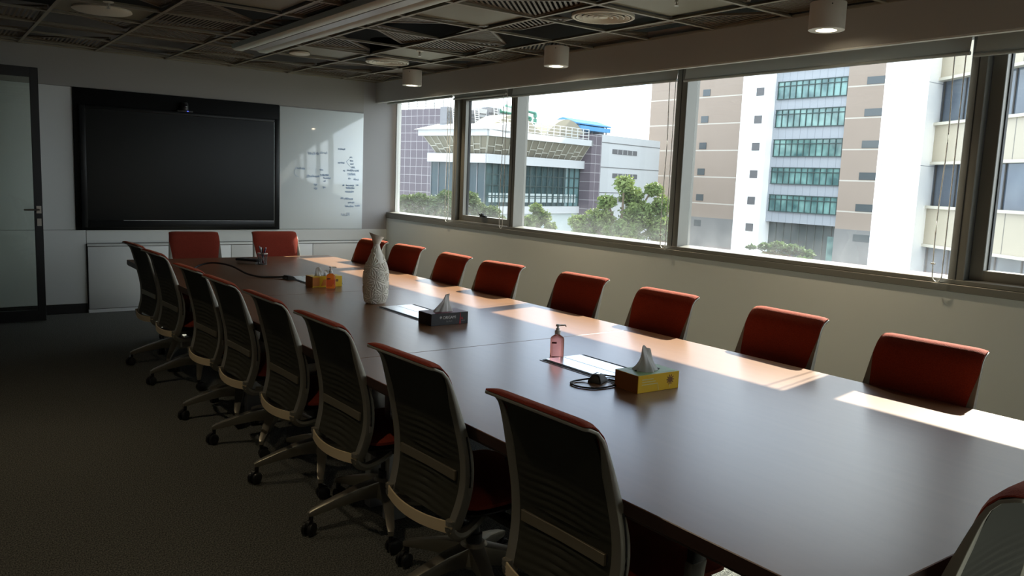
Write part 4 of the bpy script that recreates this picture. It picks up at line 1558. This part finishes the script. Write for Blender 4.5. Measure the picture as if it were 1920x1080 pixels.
# --- office tower
T = Fac(1515, 359, 100.0, 180)
tw_ = T.root('office_tower', 'beige and white office tower with green glazed bays across the street', 'building')
sA0, sA1 = T.s(1214, 300), T.s(1391, 300)
sB0, sB1 = sA1, T.s(1441, 300)
sC0, sC1 = sB1, T.s(1577, 300)
sD0, sD1 = sC1, T.s(1652, 300)
zb = T.z(1340, 409)
TOPZ = T.z(1500, -60)
MB().box(sA0, sA1, 0, 14, zz(zb), zz(TOPZ)).build('beige_wall', 'ext_beige', tw_, smooth=False)
MB().box(sA0, sA1, -0.05, 14, 0, zz(zb)).build('grey_lower_wall', 'ext_lower_grey', tw_, smooth=False)  # lower stretch of the wall in one flat grey, beige above
MB().box(sB0, sB1, -0.9, 14, 0, zz(TOPZ)).build('white_strip', 'ext_pier', tw_, smooth=False)
MB().box(sC0, sC1, 0.35, 14, zz(T.z(1515, 421)), zz(TOPZ)).build('panel_bay', 'ext_panel_grey', tw_, smooth=False)
MB().box(sC0, sC1, 1.2, 14, 0, zz(T.z(1515, 421))).build('dark_entrance', 'ext_glass_dark', tw_, smooth=False)
zb2 = T.z(1600, 431)
MB().box(sD0, sD1 + 3, 0, 14, zz(zb2), zz(TOPZ)).build('beige_wall', 'ext_beige', tw_, smooth=False)
MB().box(sD0, sD1 + 3, -0.05, 14, 0, zz(zb2)).build('grey_lower_wall', 'ext_lower_grey', tw_, smooth=False)
# glazed bands
zr = [(T.z(1450, a), T.z(1450, b_)) for a, b_ in ((155, 187), (207, 239), (262, 293), (314, 344), (365, 395.5))]
flo = (zr[0][0] - zr[4][0]) / 4
for k in range(-1, 5):
    zt_, zb_ = (zr[0][0] - k * flo, zr[0][0] - k * flo - (zr[0][0] - zr[0][1])) if k < 0 else zr[k]
    wd = MB().box(sC0 + 0.5, sC1 - 0.15, 0.22, 0.36, zz(zb_), zz(zt_)).build('window_band', 'ext_glass_green', tw_, smooth=False)
    ml_ = MB()
    n = 11
    for q in range(n + 1):
        x = sC0 + 0.5 + (sC1 - sC0 - 0.65) * q / n
        ml_.box(x - 0.05, x + 0.05, 0.12, 0.24, zz(zb_), zz(zt_))
    hgt = zt_ - zb_
    for q in (0.0, 0.74, 1.0):
        z_ = zb_ + hgt * q
        ml_.box(sC0 + 0.4, sC1 - 0.1, 0.10, 0.23, zz(z_) - 0.05, zz(z_) + 0.05)
    ml_.build('mullions', 'ext_mullion', wd, smooth=False)
# entrance glazing bars and stair window
mm = MB()
for q in range(1, 9):
    x = sC0 + (sC1 - sC0) * q / 9
    mm.box(x - 0.04, x + 0.04, 1.08, 1.2, 0, zz(T.z(1515, 421)))
mm.build('entrance_mullions', 'ext_mullion', tw_, smooth=False)
MB().box(T.s(1541, 470), T.s(1556, 470), 0.9, 1.2, zz(T.z(1548, 500)), zz(T.z(1548, 444))).build('stair_window', 'ext_glass_green', tw_, smooth=False)
# small windows
for u, v in ((1325.5, 174), (1321.5, 224), (1318, 273.5), (1314.5, 322), (1312, 370), (1308, 418)):
    s_, z_ = T.sz(u, v)
    f_ = MB().box(s_ - 0.62, s_ + 0.62, -0.07, 0.02, zz(z_) - 0.44, zz(z_) + 0.44).build('small_window', 'ext_small_pane', tw_, smooth=False)
for u, v in ((1426, 172), (1421.5, 224), (1417, 275), (1413, 326.5), (1408.5, 376), (1405, 426)):
    s_, z_ = T.sz(u, v, -0.9)
    MB().box(s_ - 0.58, s_ + 0.58, -0.96, -0.86, zz(z_) - 0.50, zz(z_) + 0.50).build('louvre_opening', 'ext_vent_grey', tw_, smooth=False)
for u, v in ((1643, 150), (1637.5, 210.5), (1632.5, 270.5), (1627, 330.5), (1620, 390), (1615, 447)):
    s_, z_ = T.sz(u, v)
    MB().box(s_ - 1.05, s_ + 1.05, -0.07, 0.02, zz(z_) - 0.42, zz(z_) + 0.42).build('small_window', 'ext_small_pane', tw_, smooth=False)

# --- near block on the right with its white pier
B = Fac(1712, 420, 36.0, 211)
bl = B.root('cream_block', 'cream panelled block with dark ribbon windows, close on the far side', 'building')
sa, sb = -2.0, B.s(2150, 300)
MB().box(sa, sb, 0.25, 9, 0, zz(B.z(1760, -200))).build('glass_wall', 'ext_glass_blue', bl, smooth=False)
zc = [B.z(1760, v) for v in (153, 232, 312, 388, 466)]
per = (zc[0] - zc[4]) / 2
top0 = zc[0]
gh = ((zc[0] - zc[1]) + (zc[2] - zc[3])) / 2
sp = per - gh
for k in range(-1, 5):
    zt_ = top0 - k * per + sp        # top of spandrel above glass row k
    zb_ = top0 - k * per
    MB().box(sa, sb, 0.0, 0.3, zz(zb_) + 0.12, zz(zt_) - 0.12).build('spandrel_panel', 'ext_cream', bl, smooth=False)
    MB().box(sa, sb, -0.16, 0.3, zz(zt_) - 0.12, zz(zt_)).box(sa, sb, -0.12, 0.3, zz(zb_), zz(zb_) + 0.12).build('ledge', 'ext_ledge', bl, smooth=False)
mm = MB()
q = sa
while q < sb:
    mm.box(q - 0.03, q + 0.03, 0.2, 0.27, 0, zz(B.z(1760, -200)))
    q += 1.45
mm.build('mullions', 'gasket', bl, smooth=False)
P_ = Fac(1690, 366, 35.0, 180)
pr = P_.root('white_pier', 'plain bright white pier standing at the edge of the cream block', 'building')
s0_, s1_ = P_.s(1645, 300), P_.s(1727, 300)
MB().box(s0_, s1_, 0, 1.7, 0, zz(P_.z(1690, -200))).build('shaft', 'ext_pier', pr, smooth=False)
jl = MB()
for v in (157, 310):
    jl.box(s0_ - 0.004, s1_ + 0.004, -0.004, 1.7, zz(P_.z(1690, v)) - 0.012, zz(P_.z(1690, v)) + 0.012)
jl.build('joint_lines', 'ext_panel_grey', pr, smooth=False)

# --- annex with sloped glazing (corner towards the room)
A1 = Fac(912, 343, 84.0, 75)       # right-hand face
A2 = Fac(912, 343, 84.0, 165)      # left-hand face, its s runs to the corner
an = A1.root('annex_building', 'low annex with sloped glazing, white roof band and blue curtain wall', 'building')


def a2part(mb, name, mt):
    o = mb.build(name, mt, an, smooth=False)
    o.rotation_euler.z = A2.rz - A1.rz
    return o


zR0, zR1 = A1.z(912, 246), A1.z(912, 233)        # roof band bottom / top
zS1 = A1.z(912, 254)
zS0 = A1.z(912, 287.5)
zW0 = A1.z(912, 305)
zC0 = A1.z(912, 388)
zB0 = A1.z(912, 362)
zB1 = A1.z(912, 380)
zL0 = A1.z(912, 403)
e1 = A1.s(1104, 300)
e2 = A2.s(794, 290)
ov = 1.3
D1 = -e2
# body
MB().box(ov + 0.02, e1, ov, D1, 0, zz(zW0)).build('curtain_wall', 'ext_curtain', an, smooth=False)
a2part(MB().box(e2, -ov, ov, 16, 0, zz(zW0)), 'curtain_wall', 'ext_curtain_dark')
cm = MB()
for k in range(8):
    x = e2 + (-ov - e2) * k / 7
    cm.box(x - 0.05, x + 0.05, ov - 0.08, ov, zz(zC0), zz(zW0))
a2part(cm, 'curtain_mullions', 'ext_unit_grey')
cm = MB()
n = 16
for k in range(n + 1):
    x = ov + (e1 - ov) * k / n
    cm.box(x - 0.08, x + 0.08, ov - 0.12, ov, zz(zC0), zz(zW0))
for k in range(4):
    z_ = zC0 + (zW0 - zC0) * k / 4
    cm.box(ov, e1, ov - 0.10, ov, zz(z_) - 0.05, zz(z_) + 0.05)
cm.build('curtain_mullions', 'ext_mullion', an, smooth=False)
# white bands
MB().box(ov * 0.6, e1, ov * 0.45, D1, zz(zW0), zz(zS0)).build('white_band', 'ext_white', an, smooth=False)
a2part(MB().box(e2, -ov * 0.6, ov * 0.45, 16, zz(zW0), zz(zS0)), 'white_band', 'ext_white')
MB().box(ov, e1, ov - 0.25, D1, zz(zL0), zz(zC0)).build('lower_band', 'ext_white', an, smooth=False)
# blinds in the lower window row
lw = MB()
for k in range(14):
    x = ov + 0.6 + (e1 - ov - 1.0) * k / 14
    for zz0, zz1 in ((zB1, zB1 + (zB0 - zB1) * 0.46), (zB1 + (zB0 - zB1) * 0.54, zB0)):
        lw.box(x, x + (e1 - ov - 1.0) / 14 * 0.82, ov - 0.06, ov + 0.02, zz(zz0), zz(zz1))
lw.build('window_blinds', 'ext_blind_white', an, smooth=False)
MB().box(ov, e1, ov - 0.02, ov + 0.1, zz(zL0) - 5, zz(zL0)).build('lower_glazing', 'ext_blind_white', an, smooth=False)
# sloped glazing
MB().add([(0, 0, zz(zS1)), (e1, 0, zz(zS1)), (e1, ov, zz(zS0)), (ov, ov, zz(zS0)), (ov, 3.5, zz(zS1)), (e1, 3.5, zz(zS1))], [(0, 1, 2, 3), (0, 3, 4), (1, 5, 2), (3, 2, 5, 4), (0, 4, 5, 1)]).build('sloped_glazing', 'ext_slope_panel', an, smooth=False)
a2part(MB().add([(e2, 0, zz(zS1)), (0, 0, zz(zS1)), (-ov, ov, zz(zS0)), (e2 + ov * 0.6, ov, zz(zS0)), (e2, 3.5, zz(zS1)), (-ov, 3.5, zz(zS1))], [(0, 1, 2, 3), (0, 3, 4), (1, 5, 2), (3, 2, 5, 4), (0, 4, 5, 1)]), 'sloped_glazing', 'ext_slope_panel')


def slope_bars(e0, e1_, n, c0, c1, zt_, zb_, rr):
    mb = MB()
    for k in range(n + 1):
        x = e0 + (e1_ - e0) * k / n
        xb = c0 + (c1 - c0) * k / n
        mb.bar((x, -0.06, zz(zt_)), (xb, ov - 0.06, zz(zb_)), 0.09, 0.09)
    for k in range(n):
        for fv in ((0.45, 0.75) if k % 3 == 1 else (0.55,) if k % 3 == 0 else (0.68,)):
            xa = e0 + (e1_ - e0) * k / n + ((c0 - e0) + ((c1 - e1_) - (c0 - e0)) * k / n) * fv
            xb = e0 + (e1_ - e0) * (k + 1) / n + ((c0 - e0) + ((c1 - e1_) - (c0 - e0)) * (k + 1) / n) * fv
            z_ = zt_ + (zb_ - zt_) * fv
            mb.bar((xa, ov * fv - 0.06, zz(z_)), (xb, ov * fv - 0.06, zz(z_)), 0.08, 0.08)
    return mb


slope_bars(0, e1, 15, ov, e1, zS1, zS0, 1).build('glazing_bars', 'ext_slope_line', an, smooth=False)
a2part(slope_bars(e2, 0, 9, e2 + ov * 0.6, -ov, zS1, zS0, 2), 'glazing_bars', 'ext_slope_line')
# roof edge
MB().box(-0.1, e1 + 0.3, -0.3, D1, zz(zS1), zz(zR0) + 0.25).build('roof_band', 'ext_white', an, smooth=False)
a2part(MB().box(e2 - 0.6, 0.1, -0.3, 16, zz(zS1), zz(zR0) + 0.25), 'roof_band', 'ext_white')
a2part(MB().prism([(-0.6, zz(zR0) + 0.24), (0.3, zz(zR0) + 0.45), (3.2, zz(zR0) + 1.1), (3.2, zz(zR0))], e2 - 1.0, 0.3, 'x'), 'roof_slope', 'ext_white')
# two barrel roofs behind a white railing
zr_ = zR0 + 0.25
for a, b_, hgt in ((A1.s(912, 240, 1.5), A1.s(1020, 240, 1.5), 2.0), (A1.s(1020, 240, 1.5), A1.s(1106, 250, 1.5), 2.3)):
    poly = []
    for k in range(17):
        x = a + (b_ - a) * k / 16
        poly.append((x, zz(zr_) + hgt * math.sin(math.pi * k / 16)))
    MB().prism(poly, 1.5, 4.5, 'y').build('barrel_roof', 'ext_roof_beige', an, smooth=True)
rl = MB()
sx0, sx1 = A1.s(912, 240), A1.s(1106, 250)
for k in range(17):
    x = sx0 + (sx1 - sx0) * k / 16
    rl.box(x - 0.04, x + 0.04, 0.1, 0.18, zz(zr_), zz(zr_) + 1.25)
for k in range(4):
    rl.box(sx0, sx1, 0.1, 0.18, zz(zr_) + 0.36 * (k + 1) - 0.22, zz(zr_) + 0.36 * (k + 1) - 0.15)
rl.build('roof_railing', 'ext_steel_white', an, smooth=False)
# end pilaster clad in purple tiles
MB().box(e1, e1 + (A1.s(1123, 300) - e1), -0.3, 8, 0, zz(A1.z(1112, 252))).build('tiled_pilaster', 'ext_tile_purple', an, smooth=False)

# tiled tower block behind the annex, far end of the window
G = Fac(790, 340, 108.0, 165)
g_ = G.root('tiled_block', 'purple tiled block with a roof railing behind the annex', 'building')
gs0, gs1 = G.s(700, 300), G.s(826, 230)
gzt = G.z(800, 204)
MB().box(gs0, gs1, 0, 10, 0, zz(gzt)).build('wall', 'ext_tile_purple', g_, smooth=False)
rl = MB()
for k in range(9):
    x = gs0 + (gs1 - gs0) * k / 8
    rl.box(x - 0.03, x + 0.03, 0.4, 0.46, zz(gzt), zz(gzt) + 1.1)
for k in range(3):
    rl.box(gs0, gs1, 0.4, 0.46, zz(gzt) + 0.35 * (k + 1), zz(gzt) + 0.35 * (k + 1) + 0.05)
rl.build('roof_railing', 'ext_line_dark', g_, smooth=False)

# plain white block right of the annex
W_ = Fac(1170, 345, 106.0, 78)
wb = W_.root('white_block', 'plain white block with slot windows between the annex and the tower', 'building')
ws0, ws1 = W_.s(1122, 300), W_.s(1236, 300)
wzt = W_.z(1170, 257)
MB().box(ws0, ws1, 0, 12, 0, zz(wzt)).build('wall', 'ext_white', wb, smooth=False)
jl = MB()
for v in (271, 316, 362):
    z_ = W_.z(1170, v)
    jl.box(ws0, ws1, -0.03, 0.1, zz(z_) - 0.05, zz(z_) + 0.05)
jl.build('joint_lines', 'ext_line_dark', wb, smooth=False)
for v in (286, 330.5, 375):
    s_a, s_b = W_.s(1148, v), W_.s(1194, v)
    z_ = W_.z(1170, v)
    f_ = MB().box(s_a, s_b, -0.05, 0.1, zz(z_) - 0.3, zz(z_) + 0.3).build('slot_window', 'ext_vent_grey', wb, smooth=False)
    mm = MB()
    for k in range(1, 5):
        x = s_a + (s_b - s_a) * k / 5
        mm.box(x - 0.05, x + 0.05, -0.09, -0.04, zz(z_) - 0.28, zz(z_) + 0.28)
    mm.build('slot_bars', 'ext_unit_light', f_, smooth=False)

# things on the annex roof
U = Fac(900, 340, 96.0, 75)
zroof = U.z(900, 243)


def roof_unit(u0, u1, vt, dpt, label, mm, ladder):
    t = U.root('rooftop_unit', label, 'rooftop unit', 'rooftop plant on the annex')
    t.location.z = zroof
    s0, s1 = U.s(u0, 230), U.s(u1, 230)
    h = U.z((u0 + u1) / 2, vt) - zroof
    MB().box(s0, s1, 0, dpt, 0, h).build('casing', mm, t, smooth=False)
    if ladder:
        lm = MB()
        xm = s0 + (s1 - s0) * 0.5
        for q in (-0.35, 0.35):
            lm.bar((xm + q - 0.6, -1.2, 0), (xm + q + 0.3, -0.1, h + 0.2), 0.09, 0.09)
        for k in range(9):
            f = (k + 0.5) / 9
            lm.bar((xm - 0.35 - 0.6 + 0.9 * f, -1.2 + 1.1 * f, (h + 0.2) * f), (xm + 0.35 - 0.6 + 0.9 * f, -1.2 + 1.1 * f, (h + 0.2) * f), 0.07, 0.07)
        lm.build('ladder', 'ext_steel_white', t, smooth=False)
    lv = MB()
    for k in range(4):
        lv.box(s0 + 0.2, s1 - 0.2, -0.06, 0.0, h * (0.2 + 0.18 * k), h * (0.2 + 0.18 * k) + 0.12)
    lv.build('louvre', 'ext_line_dark', t, smooth=False)
    return t


roof_unit(837, 856, 201, 1.0, 'dark grey rooftop unit with a ladder, farthest along the annex roof', 'ext_unit_grey', True)
roof_unit(880, 896, 207, 1.0, 'grey rooftop unit with a ladder beside the thin sash', 'ext_unit_grey', True)
roof_unit(897, 913, 204, 1.0, 'light grey rooftop unit between two ladders', 'ext_unit_light', False)
roof_unit(914, 934, 202, 1.0, 'grey rooftop unit with a ladder next to the white plant room', 'ext_unit_grey', True)
roof_unit(935, 972, 201, 2.0, 'white rooftop plant room box on the annex', 'ext_white', False)
for k, (u, vt) in enumerate(((994, 219), (1001, 215), (1026, 210))):
    t = U.root('roof_pipe', ('green roof pipe bend, the lowest of three', 'green roof pipe bend, middle one of three', 'green roof pipe bend, tallest and nearest the blue shed')[k], 'pipe', 'green pipes on the annex roof')
    t.location.z = zroof
    s1, h = U.s(u, 230), U.z(u, vt) - zroof
    MB().tube(smooth_path([(s1, k * 1.0, -0.5), (s1, k, h * 0.55), (s1, k, h * 0.85), (s1 - 0.15, k, h * 0.97), (s1 - 0.7, k, h), (s1 - 3, k, h + 0.1), (s1 - 6, k, h + 0.2)], 4), 0.26, 10).build('pipe_run', 'ext_pipe_green', t)
V = Fac(1110, 345, 108.0, 75)
t = V.root('rooftop_shed', 'open blue roofed shelter on top of the annex end', 'shed')
zs = V.z(1110, 252)
t.location.z = zs
a, b_ = V.s(1078, 235), V.s(1146, 240)
h1 = V.z(1110, 223) - zs
hm = V.z(1110, 233) - zs
MB().prism([(0.0, hm), (2.2, h1), (4.4, hm), (4.4, hm - 0.15), (0.0, hm - 0.15)], a + 0.3, b_, 'x').build('upper_roof', 'ext_shed_blue', t, smooth=False)
hl = V.z(1110, 243) - zs
MB().box(a + 1.0, b_ - 0.6, -0.3, 4, hl - 0.18, hl + 0.35).build('lower_roof', 'ext_shed_blue', t, smooth=False)
MB().box(a + 0.5, a + 1.6, 0.3, 3.6, hl, hm).build('end_wall', 'ext_shed_blue', t, smooth=False)
ps = MB()
for k in range(5):
    x = a + 1.0 + (b_ - a - 1.8) * k / 4
    ps.box(x - 0.06, x + 0.06, 0.2, 0.32, -0.5, hm)
ps.build('posts', 'ext_line_dark', t, smooth=False)
MB().box(b_ - 1.9, b_ - 0.8, 0.6, 3.0, -0.6, hm - 0.1).build('tank_room', 'ext_unit_grey', t, smooth=False)


# --- trees
def tree(name, u, v, dist, label, blobs, n, leaf, mm, seed, group='trees outside the windows'):
    """blobs: (du, dv, radius px) ellipsoids of foliage round the pixel (u, v) at depth dist, every blob also spread in depth"""
    r = random.Random(seed)
    o = Vector((0, 0, CAM_H))
    base = o + ray(u, v) * dist
    t = thing(name, label, 'tree', (base.x, base.y, GZ), 0, group)
    right = Vector((0.80, -0.59, 0)).normalized()
    away = Vector((0.59, 0.80, 0)).normalized()
    mb = MB()
    br = MB()
    cs = []
    px = dist / F_PX
    for du, dv, rad, sq in blobs:
        c = right * (du * px) + Vector((0, 0, base.z - GZ - dv * px)) + away * (r.uniform(-0.5, 0.5) * rad * px)
        cs.append((c, rad * px, sq))
    tot = sum(q[1] ** 2 for q in cs)
    for c, rad, sq in cs:
        for k in range(int(n * rad * rad / tot)):
            d = Vector((r.gauss(0, 1), r.gauss(0, 1), r.gauss(0, 1))).normalized()
            p = c + Vector((d.x, d.y, d.z * sq)) * rad * (r.random() ** 0.45) * (0.78 + 0.3 * noise.noise(d * 2.3 + c))
            a = Vector((r.gauss(0, 1), r.gauss(0, 1), r.gauss(0, 0.6))).normalized()
            b2 = a.cross(Vector((r.gauss(0, 1), r.gauss(0, 1), r.gauss(0, 1)))).normalized()
            L_ = leaf * r.uniform(0.6, 1.3)
            mb.add([p - a * L_, p + b2 * L_ * 0.38, p + a * L_, p - b2 * L_ * 0.38], [(0, 1, 2, 3)])
    mb.build('foliage', mm, t, smooth=False)
    trunk_top = Vector((0, 0, max(1.0, min(q[0].z for q in cs) - 0.3)))
    br.tube(smooth_path([(0, 0, 0), (0.05, 0.02, trunk_top.z * 0.5), trunk_top], 4), [0.16 - 0.05 * k / 8 for k in range(9)], 8)
    for c, rad, sq in cs:
        br.tube(smooth_path([trunk_top - Vector((0, 0, 0.4)), trunk_top.lerp(c, 0.5) + Vector((0, 0, 0.15)), c + Vector((0, 0, rad * 0.5 * sq))], 4), [0.07 - 0.05 * k / 8 for k in range(9)], 6)
    br.build('trunk', 'bark', t)
    return t


tree('street_tree', 1165, 420, 27, 'bushy sunlit tree in front of the white block', [(0, -74, 24, 0.9), (18, -52, 30, 0.8), (58, -66, 24, 0.7), (-30, -40, 22, 0.8), (72, -36, 26, 1.0), (30, -18, 44, 0.8), (-38, -8, 36, 0.8), (-80, 0, 26, 0.7), (70, 8, 40, 0.9), (0, 22, 50, 0.8), (-60, 26, 40, 0.7), (90, 40, 40, 0.8)], 19000, 0.075, 'leaf_light', 1)
tree('street_tree', 1005, 410, 30, 'small tree behind the window mullion by the annex', [(0, -18, 16, 0.9), (12, -2, 22, 0.9), (-14, 8, 22, 0.9), (28, 14, 14, 0.8), (-2, 28, 26, 0.9)], 4200, 0.08, 'leaf_light', 2)
tree('street_tree', 905, 395, 46, 'leafy tree seen through the casement window', [(-22, -22, 18, 0.9), (-10, -4, 22, 0.9), (18, 2, 20, 0.8), (0, 20, 28, 0.8), (34, 18, 16, 0.8), (-36, 0, 16, 1)], 5500, 0.11, 'leaf_mid', 3)
tree('street_tree', 800, 395, 46, 'row tree at the far corner of the window', [(-40, -14, 22, 0.9), (-14, -20, 20, 0.9), (10, -12, 24, 0.9), (36, -26, 20, 0.9), (44, 0, 22, 0.9), (-20, 10, 30, 0.8), (24, 16, 30, 0.8), (-44, 18, 24, 0.8)], 8500, 0.11, 'leaf_mid', 4)
tree('street_tree', 1475, 478, 60, 'dark flat-topped tree at the foot of the office tower', [(-40, -14, 18, 0.45), (-66, -12, 12, 0.4), (-14, -16, 20, 0.5), (14, -10, 22, 0.6), (38, -2, 20, 0.6), (-20, 6, 30, 0.5), (24, 14, 30, 0.6)], 3400, 0.2, 'leaf_dark', 5)
